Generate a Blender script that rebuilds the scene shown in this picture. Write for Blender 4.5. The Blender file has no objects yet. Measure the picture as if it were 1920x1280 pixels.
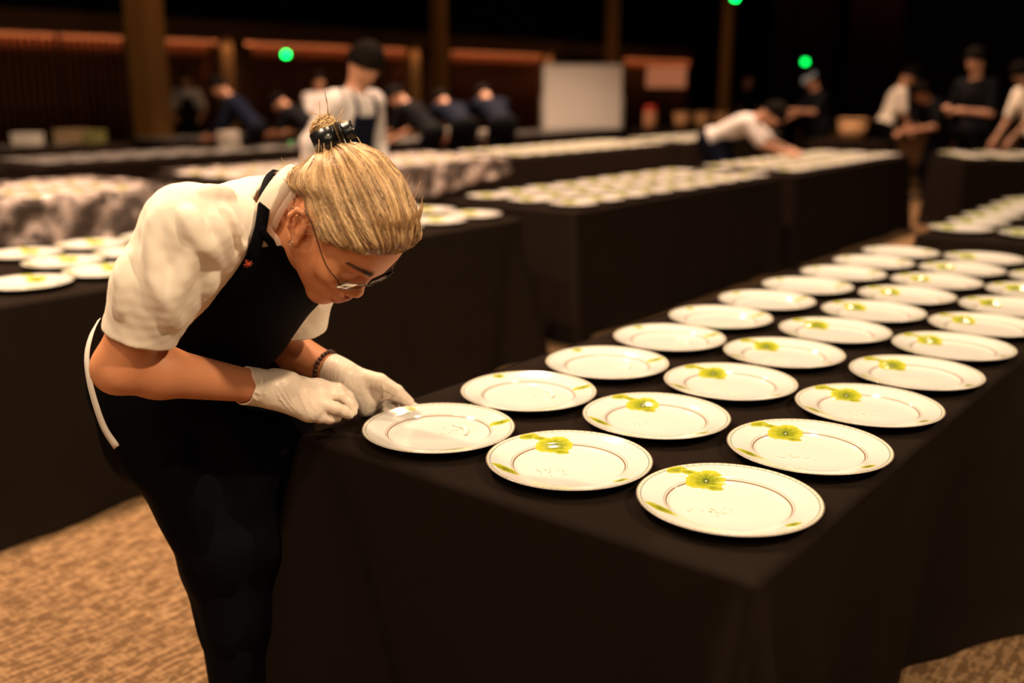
import bpy, bmesh, math, random
import numpy as np
from mathutils import Matrix, Vector
random.seed(7); RNG = np.random.default_rng(7)
PI = math.pi
scene = bpy.context.scene
COL = scene.collection

# ------------------------------------------------------------------ camera, world, exposure
# Room axes: +Y runs along the long banquet tables, +X across them. The camera stands at the origin,
# turned YAW to the side of the tables. "View frame" numbers (x right, y away, z up) are turned into room axes by rot().
YAW = math.radians(37.5); CY, SY = math.cos(YAW), math.sin(YAW)
CAMZ = 1.417; PITCH = 0.24940639; FPX = 1867.0
cam_d = bpy.data.cameras.new('camera'); cam = bpy.data.objects.new('camera', cam_d); COL.objects.link(cam)
cam.location = (0, 0, CAMZ); cam.rotation_euler = (PI / 2 - PITCH, 0, YAW)
cam_d.sensor_width = 36; cam_d.lens = FPX * 36 / 1920; cam_d.clip_end = 120; cam_d.clip_start = 0.05
cam_d.dof.use_dof = True; cam_d.dof.focus_distance = 1.78; cam_d.dof.aperture_fstop = 1.5; cam_d.dof.aperture_blades = 0
scene.camera = cam
scene.view_settings.view_transform = 'Standard'; scene.view_settings.look = 'None'
scene.view_settings.exposure = 0.85; scene.view_settings.gamma = 1.0; scene.view_settings.use_curve_mapping = False
scene.cycles.use_denoising = True
scene.cycles.max_bounces = 6; scene.cycles.transparent_max_bounces = 12
world = bpy.data.worlds.new('world'); scene.world = world; world.use_nodes = True
world.node_tree.nodes['Background'].inputs[0].default_value = (1.0, 0.62, 0.36, 1)
world.node_tree.nodes['Background'].inputs[1].default_value = 0.0

def rot(p):                                   # view frame -> room axes
    x, y, z = p
    return (x * CY - y * SY, x * SY + y * CY, z)
def K(px, py, y):                             # the point of the view frame at depth y behind photo point (px, py)
    dx = (px - 960) / FPX; dv = (640 - py) / FPX
    c, s = math.cos(PITCH), math.sin(PITCH)
    dy = c + dv * s; dz = -s + dv * c
    k = y / dy
    return np.array([dx * k, y, CAMZ + dz * k])
def inframe(X, Y, Z, m=0):
    x = X * CY + Y * SY; y = -X * SY + Y * CY; z = Z - CAMZ
    c, s = math.cos(PITCH), math.sin(PITCH)
    d = y * c - z * s
    if d <= 0.1: return False
    px = 960 + FPX * x / d; py = 640 - FPX * (y * s + z * c) / d
    return -m < px < 1920 + m and -m < py < 1280 + m

# ------------------------------------------------------------------ the hall's ceiling lamps and added fill lights
def lamp(name, loc, power, radius, col=(1.0, 0.74, 0.47), spot=None, blend=0.6, aim=None):
    l = bpy.data.lights.new(name, 'SPOT' if spot else 'POINT'); l.energy = power; l.color = col; l.shadow_soft_size = radius
    if spot: l.spot_size = math.radians(spot); l.spot_blend = blend
    o = bpy.data.objects.new(name, l); COL.objects.link(o); o.location = loc
    if spot:
        t = Vector(aim or (loc[0], loc[1], 0)) - Vector(loc)
        o.rotation_euler = t.to_track_quat('-Z', 'Y').to_euler()
    return o
LW = (1.0, 0.75, 0.485)
LAMPS = [  # position in the view frame, power, radius
    ((-1.3, 3.0, 4.8), 110, .10), ((0.9, 3.4, 4.8), 120, .10), ((-2.7, 2.9, 4.4), 380, .10), ((-1.0, -0.7, 4.8), 200, .09), ((3.1, 0.1, 4.4), 400, .10)]
for p, w, r in LAMPS: lamp('overhead_spot', rot(p), w, r, LW, spot=120, blend=.8, aim=rot((-.2, 1.9, .8)))
soft = bpy.data.lights.new('added_soft_fill', 'AREA'); soft.shape = 'RECTANGLE'; soft.size = 4.5; soft.size_y = 2.5; soft.energy = 70; soft.color = LW  # broad fill light added on the camera side, not a fitting of the hall
so_ = bpy.data.objects.new('added_soft_fill', soft); COL.objects.link(so_); so_.location = rot((-1.0, -2.4, 4.2)); so_.rotation_euler = (Vector(rot((-.4, 1.8, .9))) - Vector(so_.location)).to_track_quat('-Z', 'Y').to_euler()
for X in (-4.2, -8.5):
    for Y in (2.0, 5.5, 9.0, 11.6):
        lamp('overhead_spot', (X, Y, 4.8), 600 if X > -5 else 1000, .12, (1, .65, .43), spot=110, blend=.8)
lamp('overhead_spot', rot((7.6, 19.5, 6.5)), 260, .15, (1, .5, .3), spot=130, blend=.9, aim=rot((8.2, 23, 3)))  # spot added only so the reddish drape shows faintly
for Y, X in ((6.0, -11.6), (11.0, -12.6), (17.5, -12.5), (21.5, -13.0), (27.0, -13.0), (30.0, -13.2)): lamp('overhead_spot', (X, Y, 6.5), 80, .15, (1, .60, .26), spot=130, blend=.9)  # spots added near the brown columns to brighten them
for Y in (6.5, 10.5): lamp('overhead_spot', (-0.3, Y, 4.8), 170, .12, LW, spot=110, blend=.8)

# ------------------------------------------------------------------ object helpers
def link(name, me, parent=None, mats=(), smooth=True):
    o = bpy.data.objects.new(name, me); COL.objects.link(o)
    for m in (mats if isinstance(mats, (list, tuple)) else [mats]): me.materials.append(m)
    if parent is not None: o.parent = parent
    if smooth and len(me.polygons): me.polygons.foreach_set('use_smooth', np.ones(len(me.polygons), bool))
    return o
def mesh_np(name, V, Q, T=None):
    me = bpy.data.meshes.new(name)
    V = np.asarray(V, np.float32); Q = np.asarray(Q, np.int32) if len(Q) else np.zeros((0, 4), np.int32)
    me.vertices.add(len(V)); me.vertices.foreach_set('co', V.ravel())
    k = Q.shape[1]
    loops = Q.ravel(); n = len(Q); starts = np.arange(n) * k
    if T is not None and len(T):
        T = np.asarray(T, np.int32); starts = np.concatenate([starts, len(loops) + np.arange(len(T)) * 3]); loops = np.concatenate([loops, T.ravel()]); n += len(T)
    me.loops.add(len(loops)); me.loops.foreach_set('vertex_index', loops.astype(np.int32))
    me.polygons.add(n); me.polygons.foreach_set('loop_start', starts.astype(np.int32))
    me.update(calc_edges=True); me.validate()
    return me
def empty(name, loc, label=None, cat=None, group=None, rz=0):
    o = bpy.data.objects.new(name, None); COL.objects.link(o); o.location = loc; o.rotation_euler = (0, 0, rz); o.empty_display_size = .1
    return tag(o, label, cat, group)
def tag(o, label=None, cat=None, group=None, kind=None):
    if label: o['label'] = label
    if cat: o['category'] = cat
    if group: o['group'] = group
    if kind: o['kind'] = kind
    return o
def dup(root, loc=None, rz=None, label=None, group=None):
    r = root.copy(); COL.objects.link(r)
    if loc is not None: r.location = loc
    if rz is not None: r.rotation_euler = (0, 0, rz)
    if label: r['label'] = label
    if group: r['group'] = group
    for ch in list(root.children):
        c = ch.copy(); COL.objects.link(c); c.parent = r
    return r
class MB:                                      # collects boxes, tubes and lathes into one mesh
    def __init__(s): s.V = []; s.F = []
    def add(s, V, F):
        b = len(s.V); s.V += [tuple(v) for v in V]; s.F += [tuple(i + b for i in f) for f in F]
    def box(s, x0, x1, y0, y1, z0, z1, bev=0.0):
        bm = bmesh.new(); bmesh.ops.create_cube(bm, size=1)
        for v in bm.verts: v.co = ((x0 + x1) / 2 + v.co.x * (x1 - x0), (y0 + y1) / 2 + v.co.y * (y1 - y0), (z0 + z1) / 2 + v.co.z * (z1 - z0))
        if bev: bmesh.ops.bevel(bm, geom=bm.edges[:], offset=bev, segments=2, affect='EDGES', profile=.5)
        bm.verts.index_update(); s.add([v.co[:] for v in bm.verts], [[v.index for v in f.verts] for f in bm.faces]); bm.free(); return s
    def tube(s, pts, r, n=8, cap=True):
        pts = [Vector(p) for p in pts]; rs = r if hasattr(r, '__len__') else [r] * len(pts)
        up = Vector((0, 0, 1)); V = []; N = None
        for i, p in enumerate(pts):
            t = (pts[min(i + 1, len(pts) - 1)] - pts[max(i - 1, 0)]).normalized()
            if N is None: N = t.orthogonal().normalized()
            N = (N - t * N.dot(t)).normalized(); B = t.cross(N)
            for k in range(n):
                a = 2 * PI * k / n; V.append(p + (N * math.cos(a) + B * math.sin(a)) * rs[i])
        F = [(i * n + k, i * n + (k + 1) % n, (i + 1) * n + (k + 1) % n, (i + 1) * n + k) for i in range(len(pts) - 1) for k in range(n)]
        if cap: F += [tuple(range(n))[::-1], tuple((len(pts) - 1) * n + k for k in range(n))]
        s.add(V, F); return s
    def lathe(s, prof, n=32, c=(0, 0, 0), close=False):
        V = [(c[0] + r * math.cos(2 * PI * k / n), c[1] + r * math.sin(2 * PI * k / n), c[2] + z) for r, z in prof for k in range(n)]
        F = [(i * n + k, i * n + (k + 1) % n, (i + 1) * n + (k + 1) % n, (i + 1) * n + k) for i in range(len(prof) - 1) for k in range(n)]
        if prof[0][0] > 1e-6 and not close: F.append(tuple(range(n))[::-1])
        if prof[-1][0] > 1e-6 and not close: F.append(tuple((len(prof) - 1) * n + k for k in range(n)))
        s.add(V, F); return s
    def sphere(s, c, r, n=10):
        m = n // 2
        return s.lathe([(max(1e-4, r * math.sin(PI * i / m)), -r * math.cos(PI * i / m)) for i in range(m + 1)], n, c)
    def build(s, name, mat, parent=None, smooth=False):
        me = bpy.data.meshes.new(name); me.from_pydata(s.V, [], s.F); me.update()
        return link(name, me, parent, mat, smooth)

# ------------------------------------------------------------------ procedural materials
class E:                                       # arithmetic on shader sockets
    def __init__(s, nt, sock): s.nt = nt; s.k = sock
    def _m(s, op, *a):
        n = s.nt.nodes.new('ShaderNodeMath'); n.operation = op
        for i, v in enumerate((s,) + a):
            if isinstance(v, E): s.nt.links.new(v.k, n.inputs[i])
            else: n.inputs[i].default_value = v
        return E(s.nt, n.outputs[0])
    def __add__(s, o): return s._m('ADD', o)
    def __sub__(s, o): return s._m('SUBTRACT', o)
    def __mul__(s, o): return s._m('MULTIPLY', o)
    def __truediv__(s, o): return s._m('DIVIDE', o)
    def sqrt(s): return s._m('SQRT')
    def sin(s): return s._m('SINE')
    def abs(s): return s._m('ABSOLUTE')
    def gt(s, o): return s._m('GREATER_THAN', o)
    def lt(s, o): return s._m('LESS_THAN', o)
    def mx(s, o): return s._m('MAXIMUM', o)
    def mn(s, o): return s._m('MINIMUM', o)
    def atan2(s, o): return s._m('ARCTAN2', o)
    def step(s, a, b):                         # smooth 0..1 as s goes a..b
        n = s.nt.nodes.new('ShaderNodeMapRange'); n.interpolation_type = 'SMOOTHSTEP'
        s.nt.links.new(s.k, n.inputs[0]); n.inputs[1].default_value = a; n.inputs[2].default_value = b
        return E(s.nt, n.outputs[0])
class Mat:
    def __init__(s, name, col=(.8, .8, .8), rough=.5, metal=0, spec=.5, **kw):
        s.m = bpy.data.materials.new(name); s.m.use_nodes = True; s.nt = s.m.node_tree
        s.b = s.nt.nodes['Principled BSDF']; s.set('Base Color', (*col, 1)); s.set('Roughness', rough); s.set('Metallic', metal); s.set('Specular IOR Level', spec)
        for k, v in kw.items(): s.set(k.replace('_', ' '), v)
        s._tc = None
    def set(s, k, v):
        if isinstance(v, E): s.nt.links.new(v.k, s.b.inputs[k])
        else: s.b.inputs[k].default_value = v
        return s
    def node(s, t, **kw):
        n = s.nt.nodes.new(t)
        for k, v in kw.items():
            if hasattr(n, k): setattr(n, k, v)
            else:
                i = n.inputs[k.replace('_', ' ')]
                if isinstance(v, E): s.nt.links.new(v.k, i)
                else: i.default_value = v
        return n
    def coord(s, kind='Object', scale=(1, 1, 1), rz=0):
        tc = s.node('ShaderNodeTexCoord'); mp = s.node('ShaderNodeMapping'); mp.inputs['Scale'].default_value = scale; mp.inputs['Rotation'].default_value = (0, 0, rz)
        s.nt.links.new(tc.outputs[kind], mp.inputs[0]); return E(s.nt, mp.outputs[0])
    def xyz(s, v):
        n = s.node('ShaderNodeSeparateXYZ'); s.nt.links.new(v.k, n.inputs[0]); return [E(s.nt, n.outputs[i]) for i in range(3)]
    def noise(s, v, scale=5, detail=3, rough=.5):
        n = s.node('ShaderNodeTexNoise', Scale=scale, Detail=detail, Roughness=rough, Vector=v); return E(s.nt, n.outputs[0])
    def mix(s, f, a, b):
        n = s.node('ShaderNodeMix'); n.data_type = 'RGBA'
        for i, v in ((0, f), (6, a), (7, b)):
            if isinstance(v, E): s.nt.links.new(v.k, n.inputs[i])
            elif i == 0: n.inputs[0].default_value = v
            else: n.inputs[i].default_value = (*v, 1)
        return E(s.nt, n.outputs[2])
    def bump(s, h, strength=.3, dist=.01):
        n = s.node('ShaderNodeBump', Strength=strength, Distance=dist); s.nt.links.new(h.k, n.inputs['Height']); s.nt.links.new(n.outputs[0], s.b.inputs['Normal']); return s

def fabric(name, col, rough=.85, weave=900, var=.25, sheen=0.0, wr=0.0):
    m = Mat(name, col, rough, spec=.2 if max(col) > .1 else .03)
    v = m.coord(); n = m.noise(v, 9, 4)
    c2 = tuple(c * (1 - var) for c in col)
    m.set('Base Color', m.mix(n, c2, tuple(min(1, c * (1 + var)) for c in col)))
    x, y, z = m.xyz(v)
    h = ((x + z * .3) * weave).sin() * ((y - z) * weave).sin()
    if wr: h = h * .15 + m.noise(v, 14, 3) * wr
    m.bump(h, .12, .002 if wr else .0006)
    if sheen: m.set('Sheen Weight', sheen); m.set('Sheen Roughness', .4)
    return m.m
M_cloth = fabric('black_tablecloth_fabric', (.0128, .0082, .0059), .85, 1400, .15, .0, 0)
M_shirt = fabric('cream_shirt_cotton', (.86, .76, .645), .85, 2200, .03)
M_greyshirt = fabric('pale_work_shirt_cotton', (.62, .57, .55), .85, 900, .04)
M_apron = fabric('black_apron_twill', (.0022, .0022, .0032), .7, 2000, .15)
M_navy = fabric('navy_apron_twill', (.007, .009, .019), .75, 900, .15)
M_trouser = fabric('black_trouser_cotton', (.004, .004, .005), .8, 1500, .15)
M_hairdark = Mat('black_hair', (.007, .005, .004), .85, spec=.04).m
M_shoe = Mat('black_shoe_leather', (.01, .01, .01), .4).m
M_ribbon = fabric('cream_cotton_tape', (.72, .66, .6), .8, 1500, .05)

def skin_mat(name, col, lips=None):
    m = Mat(name, col, .5, spec=.35)
    v = m.coord(); n = m.noise(v, 22, 4); n2 = m.noise(v, 400, 2)
    m.set('Base Color', m.mix(n, tuple(c * .86 for c in col), tuple(min(1, c * 1.08) for c in col)))
    m.set('Subsurface Weight', .12); m.set('Subsurface Radius', (.012, .005, .003)); m.set('Subsurface Scale', .6)
    m.bump(n2, .15, .0006); return m.m
M_skin = skin_mat('skin', (.66, .27, .13))
M_lip = skin_mat('lip_skin', (.50, .17, .13))
M_skinbg = Mat('skin_far', (.45, .22, .13), .55).m
# ------------------------------------------------------------------ the hall
def struct(name, o): o['kind'] = 'structure'; o.name = name; return o
def carpet():
    m = Mat('patterned_carpet', rough=.95, spec=.1)
    v = m.coord('Object', (1, 1, 1)); x, y, z = m.xyz(v)
    def dashes(sx, sy, ox, seed):              # broken woven dashes along Y
        nn = m.noise(m.coord('Object', (sx, sy, 1)), 1.0, 2.5, .55); return nn
    a = dashes(62, 14, 0, 0); b = dashes(20, 70, 0, 0); c = m.noise(v, 5, 2)
    r1 = (x * 210).sin() * .5 + .5
    f = (a.step(.46, .54) * .75 + b.step(.5, .57) * .45) * .8 + r1 * .1 + c * .12
    fine = m.noise(v, 420, 2)
    m.set('Base Color', m.mix(f.step(.1, 1.05) * .85 + fine * .15, (.105, .056, .025), (.30, .178, .092)))
    m.bump(f * .6 + fine * .4, .5, .006); return m.m
M_carpet = carpet()
M_blackwall = Mat('black_wall_paint', (.006, .005, .005), .9, spec=.2).m
M_brown = Mat('brown_timber_panel', (.11, .045, .018), .6).m
M_column = Mat('brown_column_paint', (.30, .14, .035), .7).m
M_copper = Mat('copper_tube', (.20, .065, .025), .45, metal=.6).m

floor = struct('floor', MB().box(-19, 6, -4, 36, -.1, 0).build('floor', M_carpet))
struct('wall_left', MB().box(-19.2, -19, -4, 36, 0, 8).build('wall_left', M_blackwall))
struct('wall_back', MB().box(-19, 6, 36, 36.2, 0, 8).build('wall_back', M_blackwall))
struct('wall_right', MB().box(6, 6.2, -4, 36, 0, 8).build('wall_right', M_blackwall))
struct('wall_front', MB().box(-19, 6, -4.2, -4, 0, 8).build('wall_front', M_blackwall))
struct('ceiling', MB().box(-19, 6, -4, 36, 8, 8.2).build('ceiling', M_blackwall))
def wallY(px, X, py=100):                       # where a sight line at px meets the plane X
    dx = (px - 960) / FPX / (math.cos(PITCH) + (640 - py) / FPX * math.sin(PITCH))
    y = X / (dx * CY - SY); return dx * y * SY + y * CY
BW = -18.0
struct('trim_1', MB().box(BW - .6, BW + .35, -2, 34, 2.36, 2.74).build('trim_1', M_brown))       # fascia over the copper curtains
struct('wall_left_panel', MB().box(BW - .5, BW - .3, -2, 34, 0, 2.36).build('wall_left_panel', Mat('dark_brown_panel', (.035, .012, .006), .7).m))
BAYS = [(-60, 108, 'leftmost run of copper tube curtain under a dim lit fascia'), (112, 232, 'copper tube curtain just before the wide brown column'), (308, 412, 'copper tube curtain between the wide column and the brown pier'),
        (452, 655, 'copper tube curtain behind the standing woman and green sign'), (700, 764, 'narrow copper tube curtain beyond the standing woman'), (842, 1016, 'copper tube curtain just before the whiteboard'),
        (1168, 1292, 'far copper tube curtain beyond the whiteboard')]
for i, (a, b, lab) in enumerate(BAYS):
    y0, y1 = wallY(a, BW), wallY(b, BW); mb = MB(); n = max(4, int((y1 - y0) / .13))
    cy = (y0 + y1) / 2
    for k in range(n):
        yy = -(y1 - y0) / 2 + (k + .5) * (y1 - y0) / n
        mb.tube([(0, yy, 0), (0, yy, 2.3)], .042, 8)
    o = empty('tube_curtain', (BW, cy, 0.0), lab, 'curtain', 'copper tube curtains along the far wall')
    mb.build('copper_tubes', M_copper, o, True)
    MB().box(-.05, .05, -(y1 - y0) / 2, (y1 - y0) / 2, 2.3, 2.36).build('top_rail', M_brown, o)
    l = bpy.data.lights.new('led_strip', 'AREA'); l.shape = 'RECTANGLE'; l.size = .05; l.size_y = (y1 - y0) * .98; l.energy = .75 * (y1 - y0); l.color = (1, .42, .18)
    lo = bpy.data.objects.new('led_strip', l); COL.objects.link(lo); lo.location = (BW + .13, cy, 2.33)
    lo.rotation_euler = (0, math.radians(72), 0); l.spread = math.radians(110)
M_jamb = Mat('pale_timber_jamb', (.62, .36, .17), .6).m
for i, (px, a_) in enumerate(((410, .14), (762, .16), (1014, .16))):
    yy = wallY(px, BW); struct('trim_%d' % (i + 7), MB().box(BW + .02, BW + .30, yy - a_, yy + a_, 0, 2.355).build('jamb', M_jamb)); jl_ = lamp('added_jamb_spot', (BW + .62, yy, 2.62), 5, .03, (1, .5, .22), spot=70, blend=.8, aim=(BW + .25, yy, 1.7))  # a spot is added in front of each jamb to brighten it
for i, (px, w) in enumerate(((431, .5), (806, .35), (1032, .3))):
    yy = wallY(px, BW); struct('trim_%d' % (i + 2), MB().box(BW - .25, BW + .12, yy - w, yy + w, 0, 2.36).build('pier', M_brown))
for px, w, X, lab in ((276, .195, -13.5, 'wide square brown column rising past the copper curtains'), (824, .135, -15.5, 'slim brown column behind the bent navy-clad helpers'),
                      (1147, .14, -15.5, 'slim brown column rising behind the whiteboard'), (1362, .15, -15.5, 'slim brown column nearest the black drapes, right of the orange panel')):
    o = MB().box(-w, w, -w, w, 0, 8, .01).build('column', M_column); o.location = (X, wallY(px, X), 0); o.rotation_euler = (0, 0, .25)
    tag(o, lab, 'column', 'brown columns')
struct('trim_5', MB().box(-17.6, -14.5, 6.6, 7.0, 2.9, 3.15).build('trim_5', M_brown)); struct('trim_6', MB().box(-17.8, -15.5, 3.9, 4.3, 3.1, 3.4).build('trim_6', M_brown))
M_drape = fabric('dark_red_drape', (.016, .006, .005), .9, 200, .2)
for px, w, lab in ((1480, .35, 'dark stage drape just beyond the last brown column'), (1538, .3, 'dark stage drape behind the upper green light'), (1640, .58, 'wide dark reddish stage drape beyond the basket')):
    p = K(px, 100, 23.0); V = []; F = []
    for k in range(41):
        s = -1 + k / 20; V += [(s * w, .06 * math.sin(k * 1.3), 0), (s * w, .06 * math.sin(k * 1.3), 7.9)]
    F = [(2 * k, 2 * k + 2, 2 * k + 3, 2 * k + 1) for k in range(40)]
    mb = MB(); mb.add(V, F); o = mb.build('stage_drape', M_drape, None, True); so = o.modifiers.new('thickness', 'SOLIDIFY'); so.thickness = .02
    X, Y, Z = rot((p[0], p[1], 0)); o.location = (X, Y, 0); o.rotation_euler = (0, 0, YAW); tag(o, lab, 'drape', 'dark drapes at the far end')

# ------------------------------------------------------------------ tablecloths
H = .75
def hsh(a): return math.sin(a * 127.1 + 311.7) * 43758.5453 % 1
def tablecloth(x0, x1, y0, y1, label, seed=0, rz=0, res=.03, group=None, flare=.45, lean=0.0):
    cx, cy = (x0 + x1) / 2, (y0 + y1) / 2; hx, hy = (x1 - x0) / 2, (y1 - y0) / 2
    per = [];                                   # perimeter points counter-clockwise with s, position, normal, distance to nearest corner
    cor = [(hx, -hy), (hx, hy), (-hx, hy), (-hx, -hy)]; L = 0
    pts = []
    for i in range(4):
        a = np.array(cor[i]); b = np.array(cor[(i + 1) % 4]); ln = np.linalg.norm(b - a); n = max(8, int(ln / res)); d = (b - a) / ln; nor = np.array([d[1], -d[0]])
        for k in range(n):
            u = k / n * ln
            # denser close to corners
            pts.append((L + u, a + d * u, nor, u, ln - u, i))
        L += ln
    rows = 34 if res < .02 else (22 if res < .04 else 14)
    ts = [0, .004, .012, .022] + list(np.linspace(.035, 1, rows) ** 1.0)
    V = []; F = []; n = len(pts)
    ph = [hsh(seed * 13 + j) * 6.28 for j in range(12)]; ca = [.10 + .05 * hsh(seed + j * 3.3) for j in range(4)]
    for ti, t in enumerate(ts):
        for (s, p, nor, da, db, side) in pts:
            dc, ci = (da, side) if da < db else (db, (side + 1) % 4)
            cd = np.array(cor[ci]); cd = np.array([np.sign(cd[0]), np.sign(cd[1])]) * .7071
            w = .015 + .17 * t ** .8
            bl = max(0, 1 - dc / (.012 + .12 * t)) ** .8 if dc < .2 else 0
            nn = nor * (1 - bl) + cd * bl; nn /= np.linalg.norm(nn)
            c = max(0, 1 - dc / w) * ca[ci] * 1.25 * t ** .85 * (.1 + .9 * flare)
            g_ = math.exp(-(dc / (.006 + .030 * t)) ** 2) if flare > .9 else 0; g_ *= (ci == 0); c = c * (1 - .9 * g_) - .045 * t * g_
            val = -.045 * t * math.exp(-((dc - w * 1.5) / (.05 + .05 * t)) ** 2)
            fold = 0
            for j, (fr, am) in enumerate(((5.2, .022), (9.7, .016), (17.3, .008), (31, .0035))):
                fold += am * math.sin(fr * s + ph[j] + 1.1 * math.sin(s * 1.7 + ph[j + 4]) + t * (1.4 * math.sin(s * 2 + ph[j + 5])))
            fold *= t ** 1.25 * flare
            base = .004 + .035 * t * flare + (.09 * max(0, t - .9) * 10 * (.5 + .5 * math.sin(s * 3.1 + ph[9]))) * .6 * flare
            f_ = (min(1, da * 2.2) * (1 - 1.7 * max(0, min(1, (da - 1.05) / .55)) ** 1.5)) if lean < 0 else 1
            if side == 0 and t > .02: base += lean * t * f_
            edge = -.012 if ti == 0 else (-.004 if ti == 1 else 0)
            out = max((.002 + min(0, lean * f_) * t * (side == 0)) if t > .02 else -.02, base + fold + c + val) if ti > 1 else edge
            q = p + nn * out; V.append((q[0], q[1], H * (1 - t) if t < 1 else .004))
    for ti in range(len(ts) - 1):
        for k in range(n): F.append((ti * n + (k + 1) % n, ti * n + k, (ti + 1) * n + k, (ti + 1) * n + (k + 1) % n))
    b = len(V); F.append(tuple(range(n)))
    mb = MB(); mb.add(V, F); o = mb.build('tablecloth', M_cloth, None, True)
    o.location = (cx, cy, 0); o.rotation_euler = (0, 0, rz); tag(o, label, 'tablecloth', group); return o

# ------------------------------------------------------------------ plates
R = .15
PROF = [(0, .0045), (.05, .0045), (.09, .005), (.0965, .0062), (.1035, .0112), (.108, .0132), (.128, .0172), (.1465, .0216), (.1492, .0222), (.15, .0214), (.1494, .0203),
        (.128, .0142), (.108, .0098), (.101, .0066), (.094, .0022), (.092, 0), (.088, 0), (.086, .0018), (.04, .0022), (0, .0022)]
def china(flowers, vine=True):
    m = Mat('printed_china', (.68, .65, .62), .12, spec=.5); m.set('Coat Weight', .3); m.set('Coat Roughness', .05)
    v = m.coord(); x, y, z = m.xyz(v); r = (x * x + y * y).sqrt(); th = y.atan2(x)
    nz = m.noise(v, 26, 3); nz2 = m.noise(v, 120, 3)
    col = (.68, .65, .62); cur = None
    def band(c, w): return ((r - c).abs()).step(w, w * .35)
    line = (.20, .10, .04); green = (.05, .065, .02)
    cur = m.mix(band(.1008, .0016) * .95, col, line)
    cur = m.mix(band(.1046, .0009) * .6, cur, line)
    cur = m.mix(band(.1425, .0009) * .9, cur, green)
    cur = m.mix(band(.1487, .0011) * .95, cur, line)
    ladder = band(.1455, .0029) * ((th * 36).sin().abs()).step(.24, .10)
    cur = m.mix(ladder * .95, cur, green)
    cur = m.mix(band(.1455, .0026) * .25, cur, (.5, .55, .18))
    if vine:                                    # thin curved tendrils by the big flower
        d = ((x + .052) * (x + .052) + (y - .04) * (y - .04)).sqrt()
        cur = m.mix((d - .072).abs().step(.0008, .0003) * x.lt(-.045) * y.gt(.07) * .6, cur, (.45, .42, .12))
    for fx, fy, ra, rb, rt, kind in flowers:
        ct, st = math.cos(rt), math.sin(rt)
        u = ((x - fx) * ct + (y - fy) * st) / ra; w = ((y - fy) * ct - (x - fx) * st) / rb
        d = (u * u + w * w).sqrt(); a = w.atan2(u)
        d2 = d + (nz - .5) * .55 + (a * 5).sin() * .05 + (a * 13).sin() * .03
        mask = d2.step(1.0, .93)
        pet = m.mix((d + (nz2 - .5) * .5 + (a * 24).sin() * .05).step(.15, .95), (.17, .22, .012), (.46, .46, .03))
        pet = m.mix(((a * 9).sin() * .5 + nz2).step(.75, 1.15) * .5, pet, (.55, .55, .09))
        if kind == 'f':
            pet = m.mix(d.step(.26, .06), pet, (.08, .10, .02)); pet = m.mix(d.step(.07, .03), pet, (.6, .6, .4))
        else: pet = m.mix((w.abs()).step(.35, .05) * .7, pet, (.28, .30, .03))
        cur = m.mix(mask, cur, pet)
    m.set('Base Color', cur); return m.m
M_chinaB = china([(-.126, .056, .021, .0105, 1.1, 'l'), (-.107, .066, .018, .0085, .5, 'l'), (-.0735, .067, .037, .027, .9, 'f'), (-.053, .055, .016, .012, .3, 'l'), (-.070, -.098, .031, .0115, -.1, 'f'), (.122, -.029, .0155, .0085, 1.0, 'f')])
M_chinaA = china([(-.124, .052, .015, .010, .9, 'f'), (.076, .100, .0225, .0115, .75, 'f'), (.098, -.067, .032, .009, .85, 'l')], False)
def plate_mesh(n, prof, name):
    me = bpy.data.meshes.new(name); mb = MB(); mb.lathe([(max(r, 1e-4), z) for r, z in prof], n, close=True); me.from_pydata(mb.V, [], mb.F); me.update()
    me.polygons.foreach_set('use_smooth', np.ones(len(me.polygons), bool)); return me
meB = plate_mesh(96, PROF, 'plate_near'); meB.materials.append(M_chinaB)
meA = meB.copy(); meA.materials.clear(); meA.materials.append(M_chinaA)
PF = [PROF[i] for i in (0, 2, 4, 7, 9, 11, 13, 15, 19)]
meF = plate_mesh(28, PF, 'plate_far'); meF.materials.append(M_chinaB)
ORD = ['first', 'second', 'third', 'fourth', 'fifth', 'sixth', 'seventh', 'eighth', 'ninth', 'tenth', 'eleventh', 'twelfth']
NPL = 0
def plate(X, Y, me, label, group, z=H + .0005, rz=0):
    global NPL
    o = bpy.data.objects.new('dinner_plate', me); COL.objects.link(o); o.location = (X, Y, z); o.rotation_euler = (0, 0, rz)
    tag(o, label, 'plate', group); NPL += 1; return o
# the front table
PA = [(-1.245, 1.386), (-1.250, 1.689), (-1.239, 1.995), (-1.241, 2.310), (-1.242, 2.618), (-1.233, 2.924), (-1.220, 3.229), (-1.207, 3.535), (-1.199, 3.840), (-1.190, 4.146)]
PB = [(-.944, 1.399), (-.943, 1.712), (-.930, 2.028), (-.935, 2.346), (-.919, 2.660), (-.914, 2.968), (-.907, 3.274), (-.898, 3.580), (-.890, 3.886), (-.883, 4.192)]
PC = [(-.639, 1.413), (-.628, 1.728), (-.622, 2.045), (-.616, 2.360), (-.613, 2.674), (-.606, 2.982), (-.600, 3.288), (-.592, 3.594), (-.584, 3.900), (-.577, 4.206)]
tablecloth(-1.435, -.462, 1.222, 4.42, 'black floor-length tablecloth on the front table of sharp white plates', 3, math.radians(-1.3), .012, None, 1.0, -.13)
for col, nm, ps, me in (('A', 'column beside the blond cook', PA, meA), ('B', 'middle column', PB, meB), ('C', 'column farthest from the blond cook', PC, meB)):
    for i, (X, Y) in enumerate(ps):
        if not inframe(X, Y, H, 60): continue
        plate(X, Y, me, 'white flowered plate, %s from the near end, %s, front table' % (ORD[i], nm), 'plates on the front table', rz=(hsh(X * 9 + Y) - .5) * .08)
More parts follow.
